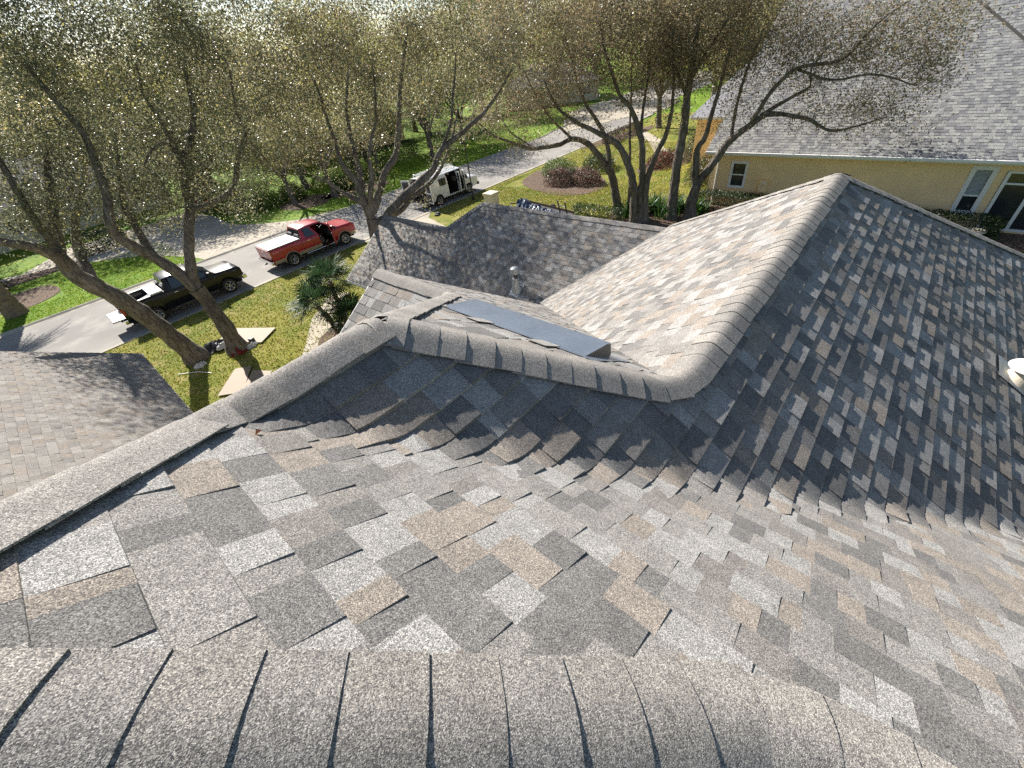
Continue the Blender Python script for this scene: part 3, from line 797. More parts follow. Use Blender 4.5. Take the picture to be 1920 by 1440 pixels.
# roof: side slope with shingles, painted shadow strip at the far right, decks behind
NP = []
shingle_slope('N', PN, '-x', [[(1, 0, NR_X), (0, 1, 9.0), (-1, 0, -NE_X), (0, -1, 16)]], -NR_X, -NE_X, -16.0, 9.0, 71,
              pal=[((.275, .28, .272), .34), ((.225, .227, .23), .36), ((.168, .17, .18), .30)], thick=(.016, .005), wid=(.15, .36), store=NP, expo=.15)
def ndeck(poly, plane):
    mb = MB(); n = len(poly)
    mb.add([(x, y, plane(x, y) - .012) for x, y in poly] + [(x, y, plane(x, y) - .1) for x, y in poly],
           [tuple(range(n)), tuple(range(2 * n - 1, n - 1, -1))] + [((i + 1) % n, i, n + i, n + (i + 1) % n) for i in range(n)])
    return nbuild(mb, 'roof_slope', mat('roof_grey', (.30, .30, .31), .95, noise=[(5, .2, 4)]))
ndeck([(NE_X, 9.0), (NR_X, 9.0), (NR_X, -16), (NE_X, -16)], PN)
o = piece_mesh('shingle_courses', NP, M_SHF, None); o.parent = nb; o.matrix_parent_inverse = Matrix.Translation((-27.7, 0, 0)); tag(o, kind='stuff')
ndeck([(NR_X, 9.0), (NR_X + 11.4, 9.0), (NR_X + 11.4, -16), (NR_X, -16)], lambda x, y: PN(NR_X, 0) - NS * (x - NR_X))
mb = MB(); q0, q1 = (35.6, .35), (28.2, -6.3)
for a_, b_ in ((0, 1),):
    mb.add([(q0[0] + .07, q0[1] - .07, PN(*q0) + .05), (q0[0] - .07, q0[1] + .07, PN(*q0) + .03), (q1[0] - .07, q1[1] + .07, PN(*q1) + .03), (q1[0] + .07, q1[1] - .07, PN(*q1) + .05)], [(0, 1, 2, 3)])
nbuild(mb, 'shadow_line_strip', M_VENTB)  # dark strip put in as a painted shadow line; the slope has no valley
# set-back wing with its own window and roof at the street end
mb = MB(); mb.b2((32.6, 8.76, 0), (41, 11.7, 3.75)); nbuild(mb, 'wing_wall', M_STUCCO)
mb = MB(); mb.b2((32.2, 8.7, 3.72), (32.6, 12.0, 3.86)); nbuild(mb, 'wing_fascia', M_TRIM)
mb = MB(); mb.add([(32.1, 8.7, 3.88), (32.1, 12.1, 3.88), (41, 12.1, 3.88), (41, 8.7, 3.88), (36.5, 8.7, 6.4), (36.5, 10.2, 6.4)],
                  [(0, 4, 5, 1), (1, 5, 2), (2, 5, 4, 3), (0, 3, 4), (0, 1, 2, 3)]); nbuild(mb, 'wing_roof', mat('roof_grey2', (.27, .27, .285), .95, noise=[(4, .25, 4), (30, .15, 2)]))
wn = empty('wing_window'); wn.parent = nb; wn.matrix_parent_inverse = Matrix.Translation((-27.7, 0, 0))
mb = MB(); mb.b2((32.52, 9.1, 1.7), (32.62, 10.3, 3.5)); mb.build('frame', M_TRIM, wn)
mb = MB(); mb.b2((32.50, 9.25, 1.85), (32.515, 10.15, 2.55)); mb.build('pane', M_GLASS, wn)
mb = MB(); mb.b2((32.50, 9.25, 2.65), (32.515, 10.15, 3.35)); mb.build('pane', M_GLASS, wn)
# low broken fountain / pot by the door, dry stump
bb = empty('stone_basin', (26.0, -3.3, 0))
mb = MB(); mb.lathe([(.16, 0), (.12, .1), (.08, .3), (.12, .42), (.34, .5), (.36, .55), (.3, .53), (.05, .48)], (0, 0, 0), 18); mb.build('bowl', M_STUCCOW, bb, smooth=True)
tag(bb, 'pale stone basin on a foot beside the patio door hedge', 'basin')

# ================================================================== VEHICLES
def loft(mb, stations, mi=0, skip=None, closed_ends=True):
    """stations: list of (x, [(y,z)...]) open section from one sill over the top to the other sill"""
    n = len(stations[0][1]); V = []
    for x, sec in stations: V += [(x, y, z) for y, z in sec]
    F = []
    for i in range(len(stations) - 1):
        for k in range(n - 1):
            if skip:
                cx = (stations[i][0] + stations[i + 1][0]) / 2
                cy = sum(stations[a][1][b][0] for a in (i, i + 1) for b in (k, k + 1)) / 4; cz = sum(stations[a][1][b][1] for a in (i, i + 1) for b in (k, k + 1)) / 4
                if skip(cx, cy, cz): continue
            F.append((i * n + k, i * n + k + 1, (i + 1) * n + k + 1, (i + 1) * n + k))
    if closed_ends:
        F.append(tuple(range(n - 1, -1, -1))); F.append(tuple((len(stations) - 1) * n + k for k in range(n)))
    mb.add(V, F, mi)
def finish(o):
    bm = bmesh.new(); bm.from_mesh(o.data); bmesh.ops.recalc_face_normals(bm, faces=bm.faces); bm.to_mesh(o.data); bm.free(); return o

def wheel(parent, x, y, side, R=.40, W=.26, rim=M_RIM):
    wl = empty('wheel'); wl.parent = parent; wl.location = (x, y, R)
    if side > 0: wl.rotation_euler = (0, 0, math.pi)
    # local: outer face at -y
    mb = MB(); mb.lathe([(R * .62, -W / 2), (R * .9, -W / 2), (R * .985, -W * .38), (R, -W * .2), (R, W * .2), (R * .985, W * .38), (R * .9, W / 2), (R * .62, W / 2)], (0, 0, 0), 28, axis='y')
    mb.build('tyre', M_RUB, wl, smooth=True)
    mb = MB(); mb.lathe([(R * .64, -W / 2 - .004), (R * .58, -W / 2 + .01), (R * .56, -W * .1), (R * .2, -W * .05), (0, -W * .05)], (0, 0, 0), 28, axis='y')
    mb.build('barrel', M_GREYPL, wl, smooth=True)
    mb = MB(); mb.lathe([(R * .655, -W / 2 + .004), (R * .65, -W / 2 - .012), (R * .57, -W / 2 - .008), (R * .56, -W / 2 + .02)], (0, 0, 0), 28, axis='y')
    for k in range(6):
        a = 2 * math.pi * k / 6
        for da_ in (-.13, .13):
            c, s = math.cos(a + da_), math.sin(a + da_); c2, s2 = math.cos(a + da_ * .5), math.sin(a + da_ * .5)
            mb.tube([(R * .14 * c2, -W * .40, R * .14 * s2), (R * .58 * c, -W / 2 + .0, R * .58 * s)], R * .045, 5)
    mb.lathe([(R * .18, -W * .36), (R * .17, -W * .47), (0, -W * .48)], (0, 0, 0), 14, axis='y')
    mb.build('rim', rim, wl, smooth=True)

def arch(x, sill, wheels, r=.47, cz=.40):
    z = sill
    for xw in wheels:
        d = abs(x - xw)
        if d < r: z = max(z, cz + math.sqrt(r * r - d * d))
    return z

def pickup(name, paint, label, loc, rz, lower=None, tonneau=None, tailgate_open=False, door_open=False, folded=False):
    t = empty(name, loc, rz); tag(t, label, 'pickup truck')
    WB = 3.68; xr, xf = -WB / 2, WB / 2
    X0, X1 = -3.02, 2.78
    cab0, cab1 = -.98, 1.40          # cab from rear wall to cowl
    w0 = .985
    xs = sorted(set([X0 + .0, X0 + .06, -2.75] + [xr + d for d in (-.52, -.47, -.44, -.38, -.3, -.2, -.1, 0, .1, .2, .3, .38, .44, .47, .52)] + [-1.2, -1.0, -.98, -.7, -.4, -.1, .2, .5, .8, 1.05, 1.2] +
                    [xf + d for d in (-.52, -.47, -.44, -.38, -.3, -.2, -.1, 0, .1, .2, .3, .38, .44, .47, .52)] + [2.45, 2.6, 2.72, X1]))
    def half(x): return w0 - (.05 if x > 2.4 else 0) * (x - 2.4) / .38 - (.02 if x < -2.9 else 0)
    def top(x):
        if x < cab0 + .02: return 1.34
        if x < cab1: return 1.30
        return 1.27 - .06 * ((x - cab1) / (X1 - cab1)) - (.10 if x > 2.6 else 0) * (x - 2.6) / .18
    # side skins
    dx0, dx1 = .20, 1.18
    for sg in (-1, 1):
        mb = MB(); rows = []
        for x in xs:
            zb = arch(x, .50, (xr, xf)); zt = top(x); h = half(x)
            rows.append((x, [(sg * (h - .035), zb), (sg * (h - .004), zb + .05 * (zt - zb)), (sg * h, zb + .38 * (zt - zb)), (sg * (h + .004), zb + .66 * (zt - zb)), (sg * (h - .012), zb + .9 * (zt - zb)), (sg * (h - .06), zt)]))
        sk = (lambda cx, cy, cz: dx0 < cx < dx1 and cz > .58) if (door_open and sg < 0) else None
        loft(mb, rows, skip=sk, closed_ends=False)
        finish(mb.build('side_panel', paint, t, smooth=True))
        if lower:
            for a, b in ((X0 + .05, xr - .49), (xr + .49, dx0 if (door_open and sg < 0) else xf - .49), (xf + .49, 2.6)):
                mb = MB(); mb.b2((a, sg * (w0 - .02), .50), (b, sg * (w0 + .008), .70)); mb.build('lower_trim', lower, t, bevel=.012)
            for xw in (xr, xf):
                mb = MB(); mb.tube([(xw + .49 * math.cos(a), sg * (w0 - .005), .40 + .49 * math.sin(a)) for a in [math.pi * k / 14 for k in range(15)]], .035, 6); mb.build('arch_trim', lower, t, smooth=True)
        for xw in (xr, xf):
            mb = MB(); pts = [(xw + .47 * math.cos(a), .40 + .47 * math.sin(a)) for a in [math.pi * k / 12 for k in range(13)]]
            for (a, za), (b, zb_) in zip(pts, pts[1:]): mb.quad((a, sg * (w0 - .03), za), (b, sg * (w0 - .03), zb_), (b, sg * .55, zb_), (a, sg * .55, za))
            mb.build('wheel_well', M_DARK, t)
    # bonnet with raised centre
    mb = MB(); rows = []
    for x in (cab1 - .02, 1.7, 2.1, 2.4, 2.6, 2.70, 2.74):
        zt = top(x); h = half(x) - .06; cr = .05 if x < 2.65 else .01
        rows.append((x, [(-h, zt - .001), (-h * .72, zt + cr * .6), (-h * .6, zt + cr), (0, zt + cr + .005), (h * .6, zt + cr), (h * .72, zt + cr * .6), (h, zt - .001)]))
    loft(mb, rows, closed_ends=False); mb.quad((cab1 - .02, -.9, .6), (cab1 - .02, .9, .6), (cab1 - .02, .9, 1.27), (cab1 - .02, -.9, 1.27)); finish(mb.build('bonnet', paint, t, smooth=True))
    mb = MB(); mb.b2((2.70, -.90, .66), (2.755, .90, 1.14)); mb.build('front_panel', paint, t, bevel=.02)
    mb = MB(); mb.b2((2.74, -.55, .74), (2.79, .55, 1.08)); mb.build('grille', M_CHROME if paint is M_PRED else M_GREYPL, t, bevel=.02)
    for k in range(3):
        mb = MB(); mb.b2((2.785, -.50, .79 + k * .1), (2.80, .50, .83 + k * .1)); mb.build('grille_bar', M_GREYPL if paint is M_PRED else M_CHROME, t)
    for sg in (-1, 1):
        mb = MB(); mb.b2((2.68, sg * .58, .82), (2.775, sg * .90, 1.10)); mb.build('headlight', M_TLO, t, bevel=.03)
        mb = MB(); mb.b2((X0 - .02, sg * .80, .92), (X0 + .12, sg * .987, 1.28)); o = mb.build('tail_light', M_TLR, t, bevel=.02)
        mb = MB(); mb.b2((1.10, sg * 1.0, 1.30), (1.24, sg * 1.24, 1.50)); mb.build('mirror', paint, t, bevel=.03)
        for hx in (-.62, .05): 
            if door_open and sg < 0 and hx > 0: continue
            mb = MB(); mb.b2((hx, sg * (w0 + .002), 1.12), (hx + .16, sg * (w0 + .028), 1.16)); mb.build('door_handle', M_CHROME, t, bevel=.008)
        for sx in (-.98, -.30, dx0, dx1):
            mb = MB(); mb.b2((sx - .004, sg * (w0 - .01), .56), (sx + .004, sg * (w0 + .006), 1.28)); mb.build('panel_gap', M_DARK, t)
        mb = MB(); mb.b2((-.95, sg * .90, .40), (1.25, sg * 1.02, .46)); mb.build('running_board', M_CHROME if paint is M_PRED else M_GREYPL, t, bevel=.015)
    mb = MB(); mb.b2((2.66, -.96, .44), (2.90, .96, .70)); mb.build('front_bumper', M_CHROME, t, bevel=.05)
    mb = MB(); mb.b2((X0 - .16, -.95, .50), (X0 + .03, .95, .70)); mb.build('rear_bumper', M_CHROME, t, bevel=.04)
    mb = MB(); mb.b2((X0 - .24, -.04, .42), (X0, .04, .50)); mb.build('tow_hitch', M_BLACK, t)
    mb = MB(); mb.b2((X0 + .1, -.85, .36), (2.6, .85, .52)); mb.build('chassis', M_DARK, t)
    # bed
    mb = MB(); mb.b2((X0 + .04, -.86, .74), (cab0, .86, .80)); mb.build('bed_floor', M_GREYPL, t)
    mb = MB()
    for sg in (-1, 1):
        mb.b2((X0 + .06, sg * .80, .80), (cab0, sg * .84, 1.345)); mb.b2((X0 + .02, sg * .79, 1.325), (cab0, sg * .935, 1.352))
    mb.b2((cab0 - .06, -.80, .80), (cab0 - .01, .80, 1.345)); mb.build('bed_wall', paint if not tonneau else M_GREYPL, t)
    tg = empty('tailgate'); tg.parent = t; tg.location = (X0 + .02, 0, .76)
    if tailgate_open: tg.rotation_euler = (0, rad(-88), 0)
    mb = MB(); mb.b2((-.04, -.80, 0), (.02, .80, .58)); mb.build('gate_panel', paint, tg, bevel=.015)
    mb = MB(); mb.b2((.022, -.76, .04), (.03, .76, .54)); mb.build('gate_liner', M_ALU if tailgate_open else M_GREYPL, tg)
    mb = MB(); mb.b2((-.05, -.12, .40), (-.041, .12, .48)); mb.build('gate_handle', M_CHROME, tg)
    if not tailgate_open:
        mb = MB(); mb.b2((-.048, -.14, .12), (-.041, .14, .26)); mb.build('number_plate', M_TON, tg)
    if tonneau:
        mb = MB(); mb.b2((X0 + .03, -.90, 1.356), (cab0 - .03, .90, 1.40)); mb.build('bed_cover', tonneau, t, bevel=.02)
    if folded:
        mb = MB(); mb.b2((cab0 - .62, -.88, 1.356), (cab0 - .05, .88, 1.44)); mb.build('bed_cover', M_TON, t, bevel=.015)
        mb = MB(); mb.b2((X0 + .05, .80, 1.354), (cab0 - .62, .93, 1.375)); mb.build('rail_cap', M_TON, t)
        mb = MB(); mb.b2((X0 + .05, -.93, 1.354), (cab0 - .62, -.80, 1.375)); mb.build('rail_cap', M_TON, t)
    # cab: pillars, roof and glass
    zb, zr = 1.29, 1.93
    def cabsec(x_b, x_t, yb, yt): return (x_b, x_t, yb, yt)
    B = [(cab0 + .02, .91), (cab1 + .12, .90)]; Tt = [(cab0 + .20, .72), (.62, .70)]
    mb = MB()
    rows = []
    for x, yw, zt in ((cab0 + .16, .70, 1.88), (cab0 + .24, .735, 1.92), (-.3, .745, 1.945), (.2, .74, 1.94), (.52, .72, 1.915), (.66, .69, 1.875)):
        rows.append((x, [(-yw - .03, zt - .085), (-yw, zt - .03), (-yw * .8, zt), (0, zt + .018), (yw * .8, zt), (yw, zt - .03), (yw + .03, zt - .085)]))
    loft(mb, rows); finish(mb.build('cab_roof', paint, t, smooth=True))
    def panel(pts, name, m, out=.0, th=.012):
        P = [Vector(p) for p in pts]; nn = (P[1] - P[0]).cross(P[2] - P[0]).normalized()
        mb = MB(); n = len(P); mb.add([p + nn * out for p in P] + [p + nn * (out - th) for p in P], [tuple(range(n)), tuple(range(2 * n - 1, n - 1, -1))] + [((i + 1) % n, i, n + i, n + (i + 1) % n) for i in range(n)])
        return finish(mb.build(name, m, t))
    bx0, bx1, tx0, tx1 = cab0 + .03, cab1 + .10, cab0 + .20, .63
    yb_, yt_ = .925, .735; zt_ = 1.86
    panel([(bx1, -.86, zb), (bx1, .86, zb), (tx1, .66, zt_), (tx1, -.66, zt_)], 'windscreen', M_GLASS)
    panel([(bx0, .84, zb), (bx0, -.84, zb), (tx0, -.64, zt_), (tx0, .64, zt_)], 'rear_window', M_GLASS)
    for sg in (-1, 1):
        def sp(u, v):   # u along the belt 0..1, v up 0..1
            xb_, xt_ = bx0 + (bx1 - bx0) * u, tx0 + (tx1 - tx0) * u
            return (xb_ + (xt_ - xb_) * v, sg * (yb_ + (yt_ - yb_) * v), zb + (zt_ - zb) * v)
        # pillars
        for u0_, u1_ in ((0, .13), (.40, .47), (.93, 1.0)):
            if door_open and sg < 0 and u0_ == .93: pass
            q = [sp(u0_, 0), sp(u1_, 0), sp(u1_, 1), sp(u0_, 1)]; panel(q if sg < 0 else q[::-1], 'pillar', paint, .012, .05)
        q = [sp(.13, .04), sp(.40, .04), sp(.40, .93), sp(.17, .93)]; panel(q if sg < 0 else q[::-1], 'side_window', M_GLASS, .002)
        if not (door_open and sg < 0):
            q = [sp(.47, .04), sp(.93, .04), sp(.93, .93), sp(.47, .93)]; panel(q if sg < 0 else q[::-1], 'side_window', M_GLASS, .002)
        q = [sp(0, .92), sp(1, .92), sp(1, 1.03), sp(0, 1.03)]; panel(q if sg < 0 else q[::-1], 'roof_rail', paint, .012, .05)
        q = [sp(0, -.03), sp(1, -.03), sp(1, .05), sp(0, .05)]
        if not (door_open and sg < 0): panel(q if sg < 0 else q[::-1], 'belt_moulding', M_BLACK, .014, .02)
    # inside
    mb = MB(); mb.b2((cab0 + .05, -.88, .54), (cab1, .88, .60)); mb.build('cab_floor', M_DARK, t)
    for sg in (-1, 1):
        for sx in (.30, -.55):
            mb = MB(); mb.b2((sx - .25, sg * .18, .60), (sx + .28, sg * .72, .95)); mb.box((sx - .27, sg * .45, 1.2), (.14, .54, .75), ry=-.2); mb.build('seat', M_SEAT, t, bevel=.04)
    mb = MB(); mb.b2((.98, -.86, .85), (cab1 + .0, .86, 1.26)); mb.build('dashboard', M_GREYPL, t, bevel=.05)
    mb = MB(); mb.lathe([(.175, -.015), (.19, 0), (.175, .015)], (0, 0, 0), 20); o = mb.build('steering_wheel', M_BLACK, t); o.location = (.86, .42, 1.2); o.rotation_euler = (0, rad(-65), 0)
    if door_open:
        dd = empty('door'); dd.parent = t; dd.location = (dx1, -(w0 - .01), 0); dd.rotation_euler = (0, 0, rad(62))
        L_ = dx1 - dx0
        mb = MB(); mb.b2((-L_, -.03, .56), (0, .05, 1.28)); mb.build('skin', paint, dd, bevel=.02)
        mb = MB(); mb.b2((-L_ + .03, .051, .58), (-.03, .075, 1.26)); mb.build('lining', M_SEAT, dd)
        mb = MB(); mb.tube([(-L_ + .02, .02, 1.28), (-L_ + .12, .12, 1.82), (-.42, .13, 1.82), (-.02, .02, 1.3)], .025, 6); mb.build('window_frame', paint, dd)
        mb = MB(); mb.quad((-L_ + .04, .03, 1.28), (-.03, .03, 1.28), (-.42, .13, 1.81), (-L_ + .13, .13, 1.81)); mb.build('side_window', M_GLASS, dd)
        mb = MB(); mb.b2((-.25, -.24, 1.28), (-.12, -.03, 1.47)); mb.build('mirror', M_GREYPL, dd, bevel=.03)
    for xw in (xr, xf):
        for sg in (-1, 1): wheel(t, xw, sg * (w0 - .14), sg)
    return t

black_truck = pickup('pickup_truck', M_PBLK, 'black pickup truck with lowered tailgate and folded bed cover at the kerb', (3.53, 27.78, -.03), 0, tailgate_open=True, folded=True)
mb = MB(); mb.tube([(-2.95, -.30, .95), (-1.3, -.62, 1.36)], .11, 8); mb.box((-2.2, .25, .9), (1.4, .6, .2), rz=.1)
o = mb.build('cargo_roll', M_PVC); o.location = (3.53, 27.78, -.03); tag(o, 'pale long roll of material lying in the black truck bed', 'roll')
red_truck = pickup('pickup_truck', M_PRED, 'red pickup truck with white bed cover and open front door', (11.12, 27.72, -.03), 0, lower=M_TAN, tonneau=M_TON, door_open=True)

def van(label, loc, rz):
    t = empty('work_van', loc, rz); tag(t, label, 'van')
    xr, xf = -1.62, 1.62; X0, X1 = -2.75, 2.75; w0 = 1.0
    xs = sorted(set([X0, X0 + .05, -2.4] + [xr + d for d in (-.46, -.42, -.36, -.25, -.12, 0, .12, .25, .36, .42, .46)] + [-1.0, -.62, -.58, -.3, 0, .3, .48, .52, .8, 1.05] +
                    [xf + d for d in (-.46, -.42, -.36, -.25, -.12, 0, .12, .25, .36, .42, .46)] + [2.2, 2.45, 2.62, X1]))
    def section(x):
        zb = arch(x, .42, (xr, xf), .43, .37)
        if x <= 1.05: zt, yt, hb = 2.08, .80, w0
        elif x <= 1.75:
            k = (x - 1.05) / .70; zt, yt, hb = 2.08 - k * .82, .80 + k * .07, w0 - .01
        else:
            k = (x - 1.75) / 1.0; zt, yt, hb = 1.26 - k * .12 - max(0, k - .85) * .8, .87 - k * .04, w0 - .02 - k * .07
        zb2 = min(1.18, zt - .10); pts = [(hb - .03, zb), (hb, zb + .1), (hb, (zb + zb2) / 2 + .05), (hb, zb2), (hb - .06 if x < 1.05 else yt + .01, zb2 + (zt - zb2) * .55), (yt + .03, zt - .06), (yt * .9, zt)]
        return [(-y, z) for y, z in pts] + [(0, zt + .03)] + [(y, z) for y, z in pts[::-1]]
    def skip(cx, cy, cz):
        if cy < -.5 and -.60 < cx < .50 and cz > .50 and cz < 2.0: return True      # side door opening
        if cy < -.5 and .52 < cx < 1.10 and .50 < cz < 1.9: return True
        return False
    mb = MB(); rows = [(x, section(x)) for x in xs]
    loft(mb, rows, skip=skip, closed_ends=False); finish(mb.build('body', M_PWHT, t, smooth=True))
    mb = MB(); mb.b2((X1 - .05, -.86, .6), (X1 - .01, .86, 1.08)); mb.build('front_panel', M_PWHT, t, bevel=.01)
    mb = MB(); mb.b2((X1 - .02, -.62, .66), (X1 + .02, .62, 1.0)); mb.build('grille', M_GREYPL, t, bevel=.015)
    for sg in (-1, 1):
        mb = MB(); mb.b2((X1 - .06, sg * .64, .72), (X1 + .015, sg * .88, 1.02)); mb.build('headlight', M_TLO, t, bevel=.02)
        mb = MB(); mb.b2((X0 - .02, sg * .88, .95), (X0 + .05, sg * 1.0, 1.45)); mb.build('tail_light', M_TLR, t, bevel=.015)
        mb = MB(); mb.b2((1.18, sg * 1.0, 1.25), (1.34, sg * 1.26, 1.55)); mb.build('mirror', M_BLACK, t, bevel=.03)
    mb = MB(); mb.b2((X1 - .1, -.97, .40), (X1 + .12, .97, .62)); mb.build('front_bumper', M_GREYPL, t, bevel=.04)
    mb = MB(); mb.b2((X0 - .16, -.97, .40), (X0 + .05, .97, .58)); mb.build('rear_bumper', M_GREYPL, t, bevel=.03)
    mb = MB(); mb.b2((X0 + .08, -.9, .42), (2.5, .9, .52)); mb.build('floor', M_DARK, t)
    mb = MB(); mb.b2((X0 + .1, .90, .55), (1.2, .93, 1.95)); mb.build('inner_wall', M_DARK, t)
    mb = MB(); mb.b2((-.9, -.6, .53), (-.3, .5, 1.3)); mb.b2((-2.2, .2, .53), (-1.2, .9, 1.5)); mb.build('tool_shelf', M_GREYPL, t)
    mb = MB(); mb.b2((.62, -.75, .53), (1.1, -.25, 1.0)); mb.box((.62, -.5, 1.2), (.14, .5, .7), ry=-.15); mb.build('seat', M_SEAT, t, bevel=.04)
    mb = MB(); mb.b2((.55, .9, .5), (.6, -.9, 1.95)); mb.build('bulkhead', M_DARK, t)
    mb = MB(); mb.b2((1.25, -.88, .8), (1.7, .88, 1.2)); mb.build('dashboard', M_GREYPL, t)
    # windscreen and side windows
    mb = MB(); mb.add([(1.12, -.74, 2.04), (1.12, .74, 2.04), (1.72, .82, 1.31), (1.72, -.82, 1.31)], [(0, 3, 2, 1)]); o = finish(mb.build('windscreen', M_GLASS, t))
    mb = MB(); mb.b2((-1.42, -(w0 - .034), 1.28), (-.72, -(w0 + .0), 1.80)); o = mb.build('side_window', M_GLASS, t, bevel=.01); o.location = (0, .012, 0)
    mb = MB(); mb.box((.86, .965, 1.5), (.6, .02, .5), rx=-.12); mb.build('side_window', M_GLASS, t)
    for sx in (-.62, .51, 1.12):
        mb = MB(); mb.b2((sx - .02, -(w0 + .004), .5), (sx + .02, -(w0 - .05), 1.2)); mb.build('door_jamb', M_PWHT, t)
    # open doors
    def door(x, y, ang, L_, win=True, zt=1.95, name='side_door', mir=1):
        d = empty(name); d.parent = t; d.location = (x, y, 0); d.rotation_euler = (0, 0, ang)
        mb = MB(); mb.b2((0, -.025, .5), (L_ * mir, .025, 1.24)); mb.b2((0, -.025, 1.24), (.07 * mir, .025, zt)); mb.b2(((L_ - .07) * mir, -.025, 1.24), (L_ * mir, .025, zt)); mb.b2((.07 * mir, -.025, zt - .1), ((L_ - .07) * mir, .025, zt))
        mb.build('skin', M_PWHT, d)
        for sg in (-1, 1):
            mb = MB(); mb.b2((.06 * mir, sg * .026, .58), ((L_ - .06) * mir, sg * .034, 1.14)); 
            if sg * mir > 0 or name == 'rear_door': mb.build('lining', M_GREYPL, d)
        mb = MB(); mb.b2((.07 * mir, -.006, 1.24), ((L_ - .07) * mir, .006, zt - .1)); mb.build('pane', M_GLASS, d)
        return d
    door(.50, -1.0, rad(-105), .42)              # small front-side leaf
    door(1.12, -.98, rad(-118), .58)             # passenger door
    door(X0, -.96, rad(-100), .72, name='rear_door')
    door(X0, .96, rad(110), .72, name='rear_door')
    mb = MB(); mb.b2((X0 + .3, -.85, .55), (X0 + .34, .85, 1.95)); mb.build('cargo_curtain', M_DARK, t)
    # roof rack with pipes
    rk = empty('roof_rack'); rk.parent = t
    for x in (-2.3, -.9, .5):
        mb = MB(); mb.tube([(x, -.85, 2.08), (x, -.8, 2.26), (x, .8, 2.26), (x, .85, 2.08)], .025, 6); mb.build('rack_bar', M_TON, rk)
    for y in (-.2, .1, .4): 
        mb = MB(); mb.tube([(-2.6, y, 2.30), (.9, y, 2.30)], .04, 8); mb.build('rack_pipe', M_PVC, rk)
    mb = MB(); mb.tube([(-2.55, -.5, 2.28), (-2.55, -.5, 2.62)], .03, 6); mb.build('rack_post', M_PVC, rk)
    for xw in (xr, xf):
        for sg in (-1, 1): wheel(t, xw, sg * (w0 - .15), sg, .37, .24, M_RIM)
        for sg in (-1, 1):
            mb = MB(); pts = [(xw + .43 * math.cos(a), .37 + .43 * math.sin(a)) for a in [math.pi * k / 12 for k in range(13)]]
            for (a, za), (b, zb_) in zip(pts, pts[1:]): mb.quad((a, sg * (w0 - .03), za), (b, sg * (w0 - .03), zb_), (b, sg * .55, zb_), (a, sg * .55, za))
            mb.build('wheel_well', M_DARK, t)
    return t
van('white work van with open rear and side doors and pipes on its rack', (23.12, 27.62, -.03), 0)
